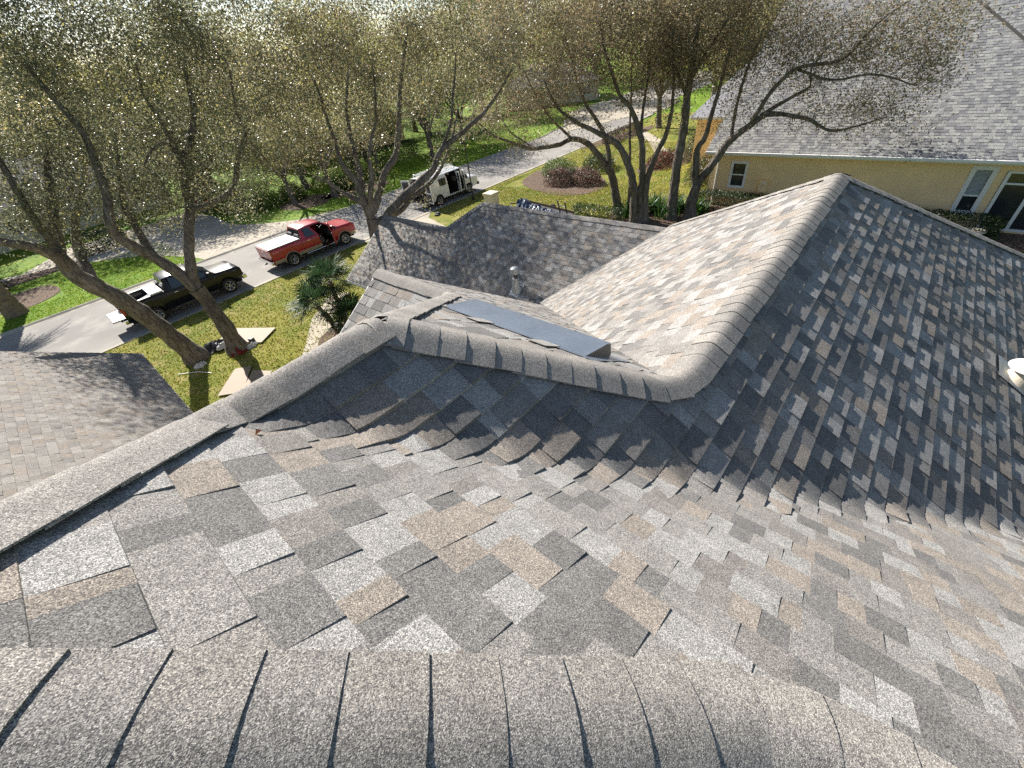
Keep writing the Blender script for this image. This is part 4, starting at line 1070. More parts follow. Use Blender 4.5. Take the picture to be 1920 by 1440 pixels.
# ================================================================== TREES
OAKS = {
 'oak1': ([
   [(1.52,20.79,-0.0,0.368),(1.11,20.62,1.94,0.331),(0.72,20.45,3.31,0.304),(0.33,20.38,4.15,0.285),(0.06,20.3,4.83,0.258),(0.14,20.39,5.49,0.202),(0.51,20.57,6.22,0.156),(1.07,20.83,7.19,0.11),(1.62,20.79,8.15,0.064)],
   [(0.06,20.3,4.83,0.202),(-0.08,19.91,5.44,0.166),(-0.42,19.53,5.98,0.147),(-0.84,19.36,6.28,0.12),(-1.17,19.39,6.78,0.074)],
   [(0.33,20.38,4.15,0.184),(0.54,21.47,4.96,0.147),(1.05,22.03,5.85,0.12),(1.81,22.38,6.7,0.092),(2.55,22.52,7.57,0.064)],
   [(0.14,20.39,5.49,0.138),(0.24,20.09,6.69,0.11),(0.43,19.87,7.72,0.083),(0.5,19.87,8.67,0.055)],
  ], [(1.15,20.82,7.95,2.2),(1.1,20.32,6.74,1.8),(0.03,19.9,6.78,1.5),(1.67,20.78,9.26,2.1),(2.42,21.53,8.28,2.0),(2.2,20.75,10.22,2.0),(3.45,21.05,11.12,2.0),(2.85,20.7,11.33,2.0)]),
 'oak2': ([
   [(2.86,19.72,0.0,0.331),(2.93,19.71,1.27,0.304),(2.9,19.72,2.18,0.285),(2.84,19.72,3.05,0.276)],
   [(2.84,19.72,3.05,0.23),(2.58,19.76,3.83,0.212),(2.28,19.81,4.53,0.193),(1.84,19.67,5.25,0.175),(1.67,19.59,5.64,0.156),(1.87,19.56,6.25,0.138),(2.22,19.61,6.97,0.12),(2.6,19.76,8.36,0.101),(2.53,19.97,9.11,0.083),(2.48,20.08,9.65,0.064),(2.44,20.19,10.28,0.046)],
   [(2.28,19.81,4.53,0.147),(2.38,20.4,5.04,0.129),(2.51,20.78,5.66,0.11),(2.57,20.98,6.15,0.092),(3.08,21.0,7.17,0.074),(3.58,21.03,8.22,0.046)],
   [(2.84,19.72,3.05,0.202),(3.08,19.69,3.85,0.184),(3.44,19.74,4.55,0.175),(3.81,19.79,5.13,0.166),(4.17,19.83,5.63,0.156),(4.46,19.89,6.36,0.138),(4.79,19.85,7.17,0.12),(5.34,19.77,7.62,0.11),(6.02,19.77,8.59,0.092),(6.23,19.84,9.33,0.064),(6.66,19.88,10.29,0.037)],
   [(4.17,19.83,5.63,0.12),(4.91,19.52,5.7,0.11),(5.74,19.3,6.0,0.101),(6.5,19.29,7.04,0.092),(7.09,19.31,7.63,0.074),(7.13,19.4,8.2,0.055),(7.55,19.45,9.46,0.037)],
   [(4.79,19.85,7.17,0.083),(4.88,20.24,8.57,0.064),(4.85,20.34,9.18,0.055),(5.13,20.4,9.91,0.037)],
   [(4.68,19.86,6.84,0.064),(4.55,19.48,7.7,0.055),(4.0,19.25,7.69,0.046),(3.5,19.22,7.32,0.028)],
  ], [(3.34,20.16,7.48,2.1),(5.29,19.87,8.39,2.1),(5.97,19.47,6.92,1.8),(6.88,19.64,8.46,2.0),(5.66,19.92,9.82,2.2),(3.64,19.91,9.23,2.2),(3.33,20.06,10.55,1.9),(7.42,19.67,10.08,2.2),(2.82,20.33,6.05,1.3),(4.04,19.35,6.51,1.4),(5.01,20.02,10.68,2.0),(1.4,20.34,6.31,1.3),(5.58,19.43,5.51,1.0),(4.76,20.05,11.76,2.2),(6.39,19.81,11.59,2.2),(8.03,19.58,11.53,2.2),(6.44,18.59,10.7,1.8)]),
 'oak3': ([
   [(8.94,16.01,2.88,0.263),(9.03,15.95,3.55,0.25),(9.1,15.92,4.19,0.25)],
   [(9.1,15.92,4.19,0.156),(9.03,15.96,4.71,0.138),(8.69,16.14,5.11,0.1),(8.43,16.29,5.35,0.075),(8.2,16.42,5.69,0.05),(7.79,16.65,6.08,0.031)],
   [(9.09,15.92,4.29,0.188),(9.02,15.96,5.0,0.163),(9.0,15.97,5.63,0.138),(8.85,16.06,5.89,0.113),(8.7,16.14,6.36,0.088),(8.83,16.3,6.89,0.069),(8.91,16.48,7.75,0.05),(9.02,16.54,8.83,0.031)],
   [(9.02,15.96,5.0,0.125),(9.27,16.05,5.75,0.106),(9.41,16.09,6.49,0.088),(9.48,16.16,7.1,0.069),(9.79,16.22,8.1,0.05),(10.3,16.16,9.12,0.031)],
   [(9.19,15.87,4.48,0.138),(9.18,15.64,5.1,0.113),(9.35,15.43,5.71,0.094),(9.45,15.37,6.35,0.081),(9.76,15.2,7.05,0.063),(10.04,15.05,7.55,0.05),(10.4,14.96,8.88,0.031)],
   [(9.19,15.86,4.38,0.175),(9.65,15.61,5.11,0.15),(9.99,15.42,5.72,0.131),(10.5,15.13,6.21,0.119),(10.87,14.92,7.16,0.1),(11.29,14.92,8.22,0.075),(11.68,14.82,9.04,0.05),(12.11,14.69,10.0,0.031)],
   [(9.07,15.93,3.87,0.2),(9.51,15.46,4.15,0.188),(10.01,14.95,4.7,0.169),(10.72,14.32,5.24,0.144),(11.23,13.92,5.63,0.125),(11.54,13.64,6.2,0.106),(12.14,13.18,6.55,0.088),(12.88,12.65,7.05,0.069),(13.44,12.34,7.51,0.05),(14.14,11.95,8.3,0.031)],
   [(9.51,15.46,4.15,0.15),(10.26,15.61,4.12,0.125),(10.93,15.35,4.55,0.106),(11.84,14.96,4.97,0.081),(12.41,14.75,5.45,0.063),(12.99,14.66,6.12,0.05),(13.65,14.52,7.32,0.031)],
   [(11.54,13.64,6.2,0.069),(12.17,13.51,7.01,0.056),(12.57,13.52,7.94,0.044),(13.14,13.66,8.97,0.025)],
  ], [(7.93,16.91,7.43,1.7),(9.58,16.33,7.97,1.77),(10.32,15.0,8.6,1.84),(12.08,14.59,8.37,1.84),(13.0,13.05,8.18,1.7),(9.36,16.46,9.23,1.84),(11.58,14.87,9.77,1.84),(13.16,13.65,9.55,1.84),(8.08,16.95,8.52,1.56),(13.67,12.22,8.82,1.5),(6.66,17.62,6.66,1.22),(6.72,17.25,7.81,1.36),(10.33,15.8,9.94,1.77),(9.08,16.62,10.1,1.63),(7.46,17.29,9.19,1.5),(9.94,16.02,11.01,1.77),(11.59,14.87,10.96,1.77),(13.18,13.86,10.67,1.77),(8.3,16.93,10.43,1.63)]),
 'oakA': ([
   [(24.33,12.82,0.0,0.257),(24.12,13.22,2.01,0.234),(23.93,13.58,2.83,0.218)],
   [(23.93,13.58,2.83,0.187),(23.61,14.2,3.73,0.172),(23.38,14.64,4.2,0.156),(22.97,15.4,4.41,0.14),(22.54,15.79,4.24,0.125),(21.59,17.16,4.16,0.101),(21.03,18.01,4.53,0.086),(20.32,19.15,5.04,0.062),(19.88,19.99,5.87,0.039)],
   [(21.59,17.16,4.16,0.055),(21.11,18.3,4.98,0.047),(20.87,18.96,5.96,0.031)],
   [(24.01,13.43,2.52,0.156),(24.1,13.69,4.02,0.133),(24.01,14.29,5.07,0.109),(23.8,14.91,5.94,0.086),(23.63,15.45,7.32,0.062),(23.54,16.03,8.95,0.039)],
   [(22.97,15.4,4.41,0.078),(22.7,16.34,5.23,0.062),(22.38,17.16,6.33,0.055),(22.1,17.92,7.86,0.039)],
  ], [(20.84,18.58,6.84,2.1),(22.42,17.1,7.31,2.3),(21.59,17.38,5.82,1.5),(23.63,15.44,8.01,2.3),(23.34,16.21,9.4,2.4),(21.43,18.32,9.09,2.3),(20.12,19.74,6.09,1.2),(21.27,18.63,10.79,2.4),(22.5,17.16,10.96,2.4)]),
 'oakB': ([
   [(23.23,11.16,0.0,0.234),(23.13,11.37,2.01,0.211),(22.94,11.76,3.27,0.187),(22.72,12.21,4.14,0.164),(22.46,12.76,4.54,0.14),(22.18,13.35,4.88,0.117),(21.74,14.25,5.45,0.094),(21.32,15.13,6.19,0.062),(21.04,15.71,7.39,0.039)],
   [(23.36,10.88,-0.01,0.203),(23.31,11.0,2.27,0.179),(23.25,11.11,3.77,0.164),(23.14,11.35,4.67,0.14),(22.93,11.77,5.63,0.117),(22.68,12.31,6.3,0.094),(22.44,12.81,7.71,0.062),(22.26,13.19,9.15,0.039)],
   [(23.48,10.63,-0.02,0.187),(23.44,10.73,2.09,0.172),(23.57,10.45,3.49,0.14),(23.76,10.05,4.39,0.125),(23.82,9.93,5.18,0.101),(23.84,9.88,5.79,0.078),(23.79,9.98,7.18,0.055),(23.68,10.23,8.76,0.031)],
   [(23.25,11.11,3.77,0.094),(23.5,11.29,5.3,0.078),(23.64,11.23,6.86,0.055),(23.73,11.28,8.29,0.031)],
  ], [(22.21,13.27,7.56,2.1),(23.44,11.65,7.95,2.3),(23.54,10.51,7.04,1.8),(22.52,12.64,9.17,2.4),(23.66,10.27,8.77,2.3),(21.51,14.74,6.38,1.5),(22.45,13.48,10.64,2.3),(23.47,11.36,10.16,2.3)]),
 'oakThin': ([
   [(24.19,12.05,-0.0,0.092),(24.13,12.18,3.07,0.074),(24.09,12.26,4.94,0.055),(24.06,12.31,6.86,0.037),(24.04,12.36,8.37,0.018)],
  ], []),
 'oakD': ([
   [(24.52,9.53,0.0,0.281),(24.49,9.6,2.63,0.242),(24.52,9.53,4.42,0.218),(24.52,9.53,6.06,0.187),(24.54,9.47,7.68,0.133),(24.54,9.48,9.19,0.078)],
   [(24.52,9.53,6.06,0.101),(24.49,10.44,7.35,0.078),(24.44,11.12,8.62,0.047)],
   [(24.52,9.52,6.45,0.101),(24.59,8.78,7.81,0.078),(24.75,8.11,8.84,0.047)],
  ], [(24.6,9.88,8.49,2.3),(24.68,8.56,7.79,2.1),(24.46,10.78,7.99,1.9),(24.75,8.11,8.84,2.2),(24.48,9.62,10.07,2.3),(25.18,7.82,9.81,2.2)]),
 'oakE': ([
   [(24.71,8.49,0.0,0.296),(24.72,8.48,1.38,0.265),(24.75,8.38,1.94,0.25)],
   [(24.73,8.45,1.52,0.187),(24.67,8.6,3.54,0.156),(24.74,8.4,3.98,0.133),(24.81,8.21,5.2,0.101),(24.85,8.09,6.34,0.078),(25.19,8.01,7.7,0.047)],
   [(24.75,8.38,1.94,0.218),(25.01,7.61,3.27,0.195),(25.16,7.2,3.99,0.172),(25.4,6.5,4.64,0.148),(25.59,5.94,5.04,0.117),(25.81,5.3,5.0,0.094),(25.95,4.26,4.81,0.078),(26.13,3.43,4.35,0.062),(26.3,2.96,4.27,0.055),(26.56,2.18,4.42,0.039),(26.83,1.39,4.63,0.023)],
   [(25.52,6.14,4.97,0.094),(26.05,5.21,5.51,0.078),(26.49,4.56,5.91,0.062),(26.54,4.72,6.57,0.047),(26.79,4.28,7.44,0.031)],
   [(25.4,6.5,4.64,0.109),(25.26,5.97,5.79,0.094),(25.44,5.13,6.71,0.078),(25.77,3.56,6.93,0.062),(25.78,2.93,7.73,0.047),(25.91,2.55,8.16,0.031),(26.14,1.86,8.67,0.023)],
   [(25.44,5.13,6.71,0.055),(25.73,3.69,6.22,0.047),(26.0,2.27,6.29,0.039),(26.32,0.74,5.81,0.023)],
   [(25.16,7.2,3.99,0.094),(25.52,7.37,5.37,0.078),(25.76,7.29,6.81,0.062),(26.07,7.01,8.12,0.039)],
  ], [(25.55,7.28,7.03,2.1),(26.1,6.6,8.16,2.3),(26.27,4.57,6.77,1.8),(26.27,3.96,7.89,2.1),(26.03,2.51,7.43,1.8),(26.29,1.43,7.55,1.6),(26.61,2.06,4.97,1.4),(26.37,3.67,5.15,1.2),(26.35,1.26,5.84,1.5),(26.63,0.44,6.62,1.2),(25.96,6.09,8.73,2.1),(26.61,0.51,7.9,1.3),(27.17,0.43,3.96,0.8)]),
}
def resample(pts, step=.22):
    P = np.array([p[:3] for p in pts], float); Rr = np.array([p[3] for p in pts], float)
    n = len(P); out = []
    ext = np.vstack([2 * P[0] - P[1], P, 2 * P[-1] - P[-2]])
    for i in range(n - 1):
        p0, p1, p2, p3 = ext[i], ext[i + 1], ext[i + 2], ext[i + 3]
        m = max(1, int(np.linalg.norm(p2 - p1) / step))
        for k in range(m):
            t = k / m
            q = .5 * ((2 * p1) + (-p0 + p2) * t + (2 * p0 - 5 * p1 + 4 * p2 - p3) * t * t + (-p0 + 3 * p1 - 3 * p2 + p3) * t ** 3)
            out.append((*q, Rr[i] + (Rr[i + 1] - Rr[i]) * t))
    out.append((*P[-1], Rr[-1]))
    return np.array(out)

def tubes_np(polys, sides):
    """many tapering tubes in one go -> V, F"""
    Vs, Fs, b = [], [], 0
    ang = np.arange(sides) * 2 * np.pi / sides
    for A in polys:
        P, r = A[:, :3], A[:, 3]; n = len(P)
        Tn = np.gradient(P, axis=0); Tn /= np.linalg.norm(Tn, axis=1, keepdims=True) + 1e-9
        ref = np.array([.31, .2, .93]) if abs(Tn[0] @ np.array([.31, .2, .93])) < .95 else np.array([1., 0, 0])
        U = np.cross(Tn, ref); U /= np.linalg.norm(U, axis=1, keepdims=True) + 1e-9
        W_ = np.cross(Tn, U)
        ring = P[:, None] + (U[:, None] * np.cos(ang)[None, :, None] + W_[:, None] * np.sin(ang)[None, :, None]) * r[:, None, None]
        Vs.append(ring.reshape(-1, 3))
        i = np.arange(n - 1)[:, None]; k = np.arange(sides)[None]
        k2 = (k + 1) % sides
        Fs.append(np.stack([i * sides + k, i * sides + k2, (i + 1) * sides + k2, (i + 1) * sides + k], -1).reshape(-1, 4) + b)
        b += n * sides
    return np.vstack(Vs), np.vstack(Fs)

def leaf_quads(C, size, R_, cols, aspect=.48, droop=.25):
    """C (n,3) centres -> diamond leaves of random attitude"""
    n = len(C)
    d = R_.normal(size=(n, 3)); d[:, 2] -= droop; d /= np.linalg.norm(d, axis=1, keepdims=True)
    e = R_.normal(size=(n, 3)); e -= d * (e * d).sum(1, keepdims=True); e /= np.linalg.norm(e, axis=1, keepdims=True)
    s = size * R_.uniform(.65, 1.3, (n, 1)); h = s * aspect * .5
    nn = np.cross(d, e) * s * R_.uniform(-.12, .12, (n, 1))
    V = np.stack([C - d * s * .5, C + e * h + nn, C + d * s * .5, C - e * h + nn], 1).reshape(-1, 3)
    F = np.arange(4 * n).reshape(-1, 4)
    return V, F, np.repeat(cols, 4, 0)

def leaf_colors(n, R_, base, var=.35, tints=()):
    base = np.array(base)
    c = base[None] * R_.uniform(1 - var, 1 + var, (n, 1))
    x = R_.random(n); a = 0
    for (t, p) in tints:
        m = (x >= a) & (x < a + p); c[m] = np.array(t)[None] * R_.uniform(1 - var, 1 + var, (m.sum(), 1)); a += p
    return c

def oak(name, limbs, lobes, label, seed, leaf=.088, per=92, dens=1.0, base=(.055, .062, .026), tints=(), group='live oaks around the house', limb_leaf=1.0, spread=.40):
    R_ = np.random.default_rng(seed)
    root = np.array(limbs[0][0][:3]); root[2] = 0
    t = empty(name, tuple(root)); tag(t, label, 'tree', group)
    polys = []
    if limbs[0][0][2] > .5: limbs = [[(limbs[0][0][0] - .05, limbs[0][0][1] + .05, 0.0, limbs[0][0][3] * 1.1)] + limbs[0]] + limbs[1:]
    for li, l in enumerate(limbs):
        A = resample(l)
        jit = np.cumsum(R_.normal(0, .012, (len(A), 3)), 0); jit -= np.linspace(0, 1, len(A))[:, None] * jit[-1]
        A[:, :3] += jit; A[:, 3] *= 1 + .10 * np.sin(np.arange(len(A)) * 1.7 + li) * R_.uniform(.3, 1, len(A))
        if li == 0 or l[0][2] < .05:
            fl = np.exp(-np.maximum(A[:, 2], 0) / .35); A[:, 3] *= 1 + .55 * fl
            A[0, 2] -= .15
        polys.append(A)
    skel = np.vstack([p for p in polys])
    # leaf clusters: round the thin parts of the limbs and through the lobes of the crown
    cl = []
    for A in polys:
        thin = A[A[:, 3] < .125]
        for p in thin:
            if R_.random() < .75 * limb_leaf:
                d = R_.normal(size=3); d[2] += .35; d /= np.linalg.norm(d)
                cl.append(p[:3] + d * R_.uniform(.25, 1.25))
    for (x, y, z, r) in lobes:
        k = int(15 * r * r * dens)
        d = R_.normal(size=(k, 3)); d /= np.linalg.norm(d, axis=1, keepdims=True)
        q = np.array([x, y, z]) + d * (R_.random((k, 1)) ** .45) * r * np.array([1, 1, .8])
        cl += list(q)
    C = np.array(cl)
    C = C[C[:, 2] > 2.2]
    # twigs: every cluster joins the nearest limb or an already grown twig, so that they fork
    tw = []
    thin = skel[skel[:, 3] < .16] if (skel[:, 3] < .16).sum() > 20 else skel
    D0 = np.array([np.linalg.norm(thin[:, :3] - c, axis=1).min() for c in C]); C = C[np.argsort(D0)]
    NP_ = np.zeros((len(skel) + 3 * len(C), 4)); NP_[:len(skel)] = skel; cnt = len(skel)
    for c in C:
        N = NP_[:cnt]
        D = np.linalg.norm(N[:, :3] - c, axis=1) + .5 * np.maximum(0, N[:, 2] - c[2]) + np.where(N[:, 3] > .16, .8, 0.); i = int(D.argmin())
        p = N[i, :3]; L = np.linalg.norm(c - p)
        r0 = min(N[i, 3] * .75, .009 + .011 * L); r0 = max(r0, .006)
        mid = p * .5 + c * .5 + R_.normal(0, .13 * L + .02, 3) + np.array([0, 0, .06 * L])
        A = resample([(*p, r0), (*mid, r0 * .75), (*c, r0 * .4)], .35); tw.append(A)
        NP_[cnt] = (*mid, r0 * .75); NP_[cnt + 1] = (*c, max(.008, r0 * .5)); cnt += 2
        for _ in range(2):
            e = c + R_.normal(0, .28, 3); tw.append(np.array([(*(mid * .3 + c * .7), r0 * .4), (*((c + e) / 2 + R_.normal(0, .05, 3)), r0 * .3), (*e, .003)]))
    V1, F1 = tubes_np([p for p in polys], 10); V2, F2 = tubes_np(tw, 3)
    V = np.vstack([V1, V2]) - root; F = np.vstack([F1, F2 + len(V1)])
    np_mesh('trunk', V, F, None, M_BARK, t, smooth=True)
    n = per * len(C)
    P = np.repeat(C, per, 0) + R_.normal(0, spread, (n, 3)) * np.array([1, 1, .8])
    # sprays: pull the leaves towards a few twig lines inside the cluster
    cols = leaf_colors(n, R_, base, .4, tints)
    clv = np.repeat(R_.uniform(.75, 1.25, (len(C), 1)), per, 0); cols *= clv
    Vl, Fl, cl_ = leaf_quads(P, leaf, R_, cols)
    np_mesh('crown', Vl - root, Fl, cl_, M_LEAF, t)
    return t
GRN = (.120, .128, .075); BRN = (.225, .165, .098); YEL = (.29, .25, .085); OLV = (.168, .160, .092)
oak('oak_tree', *OAKS['oak1'], 'leftmost leaning live oak with dark trunk on the front lawn', 31, base=GRN, tints=((OLV, .4), (YEL, .05)), dens=.68, spread=.33)
oak('oak_tree', *OAKS['oak2'], 'forked live oak with red cloth at its foot beside plywood sheet', 32, base=GRN, tints=((OLV, .4), (YEL, .06)), dens=.66, spread=.33)
oak('oak_tree', *OAKS['oak3'], 'spreading pale-limbed live oak between red truck and white van', 33, base=OLV, tints=((GRN, .3), (BRN, .15), (YEL, .08)), leaf=.08, dens=.95, spread=.25, limb_leaf=.8, per=72)
oak('oak_tree', *OAKS['oakA'], 'live oak with long low limb reaching towards the street', 34, base=(.20, .175, .105), tints=((BRN, .35), (GRN, .15)), leaf=.105, dens=.62, limb_leaf=.5)
oak('oak_tree', *OAKS['oakB'], 'three-stemmed live oak beside the strappy green plants', 35, base=(.20, .175, .105), tints=((BRN, .42), (GRN, .1)), leaf=.105, dens=.62, limb_leaf=.5)
oak('oak_tree', *OAKS['oakThin'], 'thinnest straight sapling trunk among the oaks by the lawn', 36, base=OLV, per=30, leaf=.10, limb_leaf=.25)
oak('oak_tree', *OAKS['oakD'], 'straight thick grey oak trunk standing left of the forked one', 37, base=(.20, .175, .105), tints=((BRN, .35), (GRN, .15)), leaf=.105, dens=.62)
oak('oak_tree', *OAKS['oakE'], 'forked oak whose limbs hang over the neighbor roof', 38, base=OLV, tints=((BRN, .42), (GRN, .12)), leaf=.098, dens=.72, limb_leaf=.9, per=70)

# trees across the street and beyond, a few kinds copied and turned
def far_tree(seed, h=9.0, rad_=4.4, leaf=.2, nl=15000, base=OLV, tints=((YEL, .25), (BRN, .2)), trunk=.3, low=.42):
    R_ = np.random.default_rng(seed); t = empty('broadleaf_tree')
    limbs = [[(0, 0, -.1, trunk * 1.25), (.1, .05, .7, trunk), (.15, .2, h * .28, trunk * .8)]]
    lob = []
    k = 6
    for i in range(k):
        a = 2 * math.pi * i / k + R_.uniform(-.3, .3); rr = rad_ * R_.uniform(.45, .75); zz = h * R_.uniform(low, .85)
        limbs.append([(.15, .2, h * .26, trunk * .55), (rr * .4 * math.cos(a), rr * .4 * math.sin(a), h * .45, trunk * .38), (rr * math.cos(a), rr * math.sin(a), zz, .05)])
        lob.append((rr * math.cos(a), rr * math.sin(a), zz, rad_ * R_.uniform(.38, .55)))
    lob.append((0, 0, h * .88, rad_ * .5)); lob.append((0, 0, h * max(low, .6), rad_ * .5))
    polys = [resample(l, .4) for l in limbs]
    V, F = tubes_np(polys, 7); np_mesh('trunk', V, F, None, M_BARK, t, smooth=True)
    P = []
    for x, y, z, r in lob:
        k = int(34 * r); d = R_.normal(size=(k, 3)); d /= np.linalg.norm(d, axis=1, keepdims=True)
        P.append(np.array([x, y, z]) + d * (R_.random((k, 1)) ** .4) * r)
    C = np.vstack(P); per = max(1, nl // len(C))
    Q = np.repeat(C, per, 0) + R_.normal(0, .42, (len(C) * per, 3))
    cols = leaf_colors(len(Q), R_, base, .4, tints) * np.repeat(R_.uniform(.7, 1.3, (len(C), 1)), per, 0)
    Vl, Fl, cc = leaf_quads(Q, leaf, R_, cols); np_mesh('crown', Vl, Fl, cc, M_LEAF, t)
    return t
protoA = far_tree(51); protoB = far_tree(52, 10.5, 5.0, .21, 17000, (.16, .165, .06), ((YEL, .3), (BRN, .1))); protoC = far_tree(53, 7.5, 4.2, .18, 14000, (.18, .18, .06), ((YEL, .35),))
protoD = far_tree(54, 9.5, 4.0, .17, 8000, (.19, .19, .10), ((YEL, .3),), .26, .62)
FAR = [
 (3, 16.5, 41.2, .9, .3, 'leaning dark oak across the street nearest the far driveway'),
 (3, 19.6, 39.2, .85, 1.2, 'oak across the street in the mulch bed behind red truck'),
 (3, 23.2, 40.0, .9, 2.0, 'oak across the street right of the mulch bed'),
 (3, 33.3, 41.0, .95, 3.3, 'stout dark oak trunk across the street behind the white van'),
 (3, 27.5, 43.5, .8, 4.2, 'small yellowish tree on the far lawn left of the lamp post'),
 (3, 41.0, 44.0, 1.0, 5.0, 'olive tree on the far lawn where the street bends'),
 (1, 50.6, 22.3, 1.0, .7, 'dark trunked tree on the lawn near the end of the street'),
 (1, 8.0, 60.0, 1.25, 1.0, None), (0, -4.0, 57.0, 1.2, 2.2, None), (2, 14.0, 52.0, 1.2, 3.0, None), (0, 24.0, 54.0, 1.3, .2, None),
 (1, 34.0, 56.0, 1.2, 4.0, None), (2, 45.0, 55.0, 1.25, 1.8, None), (0, 57.0, 52.0, 1.25, 3.9, None), (1, 70.0, 50.0, 1.3, 2.4, None),
 (0, 62.0, 16.0, 1.2, 5.1, None), (2, 72.0, 24.0, 1.3, .5, None), (1, 47.0, 12.0, 1.1, 2.8, None), (0, 56.0, 4.0, 1.2, 3.6, None),
 (2, -14.0, 46.0, 1.2, 1.5, None), (1, -20.0, 58.0, 1.3, 4.6, None), (0, -10.0, 66.0, 1.3, .8, None), (2, 2.0, 72.0, 1.4, 2.0, None), (0, 18.0, 70.0, 1.4, 4.4, None),
 (1, 40.0, 72.0, 1.5, 1.1, None), (0, 60.0, 70.0, 1.5, 5.4, None), (1, 84.0, 34.0, 1.5, 3.0, None), (0, 90.0, 54.0, 1.6, 2.1, None), (2, 82.0, 10.0, 1.5, .9, None),
 (1, 38.5, 47.5, 1.05, .4, None), (0, 11.5, 50.0, .95, 5.6, None), (2, 30.0, 49.0, 1.1, 2.9, None), (2, 20.5, 46.5, 1.0, 1.3, None), (1, 14.5, 58.0, 1.1, .6, None), (2, 28.0, 60.0, 1.2, 2.6, None), (0, 48.0, 62.0, 1.3, 3.7, None), (2, 62.0, 60.0, 1.3, 4.9, None), (1, -2.0, 80.0, 1.6, 1.7, None), (0, 30.0, 82.0, 1.7, 5.9, None), (2, 52.0, 84.0, 1.8, .2, None), (1, 76.0, 74.0, 1.8, 3.4, None), (0, -16.0, 84.0, 1.7, 2.3, None), (2, 12.0, 90.0, 1.8, 4.1, None), (1, 100.0, 40.0, 1.8, 1.2, None), (0, 100.0, 66.0, 1.9, 2.7, None), (2, 98.0, 18.0, 1.8, 5.2, None), (1, 36.0, 100.0, 2.0, .9, None), (0, 66.0, 104.0, 2.1, 3.1, None), (2, -6.0, 104.0, 2.0, 4.4, None), (0, 110.0, 90.0, 2.3, 1.0, None), (1, -28.0, 70.0, 1.6, 2.0, None)]
used = set()
for k, x, y, s, rz, lab in FAR:
    p = (protoA, protoB, protoC, protoD)[k]
    if k in used: t = copy_tree(p)
    else: t = p; used.add(k)
    t.location = (x, y, 0); t.rotation_euler = (0, 0, rz); t.scale = (s, s, s * (1 + .06 * math.sin(x)))
    tag(t, lab or 'broadleaf tree in the far background mass beyond the street lawns', 'tree', 'trees across the street' if lab else 'far background trees')

# ------------------------------------------------------------------ shrubs and hedges
def leafy(name, label, cat, loc, shell, n, leaf, base, tints=(), core=None, group=None, seed=0, m=None, stems=True):
    """shrub: leaves through a shell given by a sampler, a dark twiggy core"""
    R_ = np.random.default_rng(seed); t = empty(name, loc); tag(t, label, cat, group)
    P = shell(R_, n); cols = leaf_colors(n, R_, base, .35, tints)
    V, F, c = leaf_quads(P, leaf, R_, cols, .5, .0); np_mesh('foliage', V, F, c, m or M_LEAF2, t)
    if stems:
        tw = []
        lo, hi = P.min(0), P.max(0)
        for k in range(16):
            q = P[R_.integers(0, n)]; b = np.array([q[0] * .35, q[1] * .35 if hi[1] - lo[1] < 4 else q[1], 0.0])
            tw.append(resample([(*b, .018), (*((b + q) / 2 + R_.normal(0, .05, 3)), .012), (*q, .005)], .3))
        V, F = tubes_np(tw, 5); np_mesh('stem', V, F, None, M_BARK, t)
    return t
def dome(rx, ry, h, lump=.16, seed=0):
    ph = np.random.default_rng(seed).uniform(0, 6.28, 6)
    def f(R_, n):
        d = R_.normal(size=(n, 3)); d[:, 2] = np.abs(d[:, 2]) * 1.0; d /= np.linalg.norm(d, axis=1, keepdims=True)
        k = R_.random((n, 1)) ** .22
        a = np.arctan2(d[:, 1], d[:, 0]); lum = 1 + lump * (np.sin(3 * a + ph[0]) * .5 + np.sin(5 * a + ph[1] + 3 * d[:, 2]) * .5 + np.sin(9 * a + ph[2] + 6 * d[:, 2]) * .3)
        return d * np.array([rx, ry, h]) * k * lum[:, None] + np.array([0, 0, .06])
    return f
def block(lx, ly, h):
    def f(R_, n):
        P = R_.uniform(-.5, .5, (n, 3)); ax_ = R_.integers(0, 3, n); sg = np.sign(R_.uniform(-1, 1, n))
        sg[ax_ == 2] = 1
        P[np.arange(n), ax_] = sg * .5
        P *= (1 - .22 * R_.random((n, 1)) ** 2)
        P[:, 2] += .5
        P += .03 * np.sin(P[:, [1, 2, 0]] * 40)
        return P * np.array([lx, ly, h])
    return f
DKG = (.022, .040, .016); MDG = (.045, .085, .018); LTG = (.11, .16, .055); REDL = (.085, .045, .034); PINK = (.20, .10, .085)
leafy('clipped_hedge', 'long dark clipped hedge under the small neighbor window', 'hedge', (26.75, 5.9, 0), block(1.0, 6.4, 1.0), 9000, .09, DKG, ((MDG, .15),), seed=1)
leafy('clipped_hedge', 'dark clipped hedge below the tall window by the patio door', 'hedge', (26.55, -1.5, 0), block(1.2, 5.0, .95), 8000, .09, DKG, ((MDG, .25), ((.16, .17, .05), .06)), seed=2)
leafy('round_shrub', 'rounded reddish shrub at left front of the lawn bed', 'shrub', (29.0, 20.6, 0), dome(1.25, 1.2, 1.15, seed=3), 3800, .10, REDL, ((PINK, .2), (DKG, .3)), seed=3, group='shrubs in the round bed')
leafy('round_shrub', 'rounded reddish shrub at right front of the lawn bed', 'shrub', (29.6, 18.5, 0), dome(1.2, 1.2, 1.05, seed=4), 3600, .10, REDL, ((PINK, .22), (DKG, .3)), seed=4, group='shrubs in the round bed')
leafy('round_shrub', 'pale green variegated shrub behind the reddish ones in the bed', 'shrub', (31.6, 22.6, 0), dome(1.6, 1.5, 1.15, seed=5), 4600, .10, LTG, ((MDG, .3), ((.25, .25, .14), .15)), seed=5, group='shrubs in the round bed')
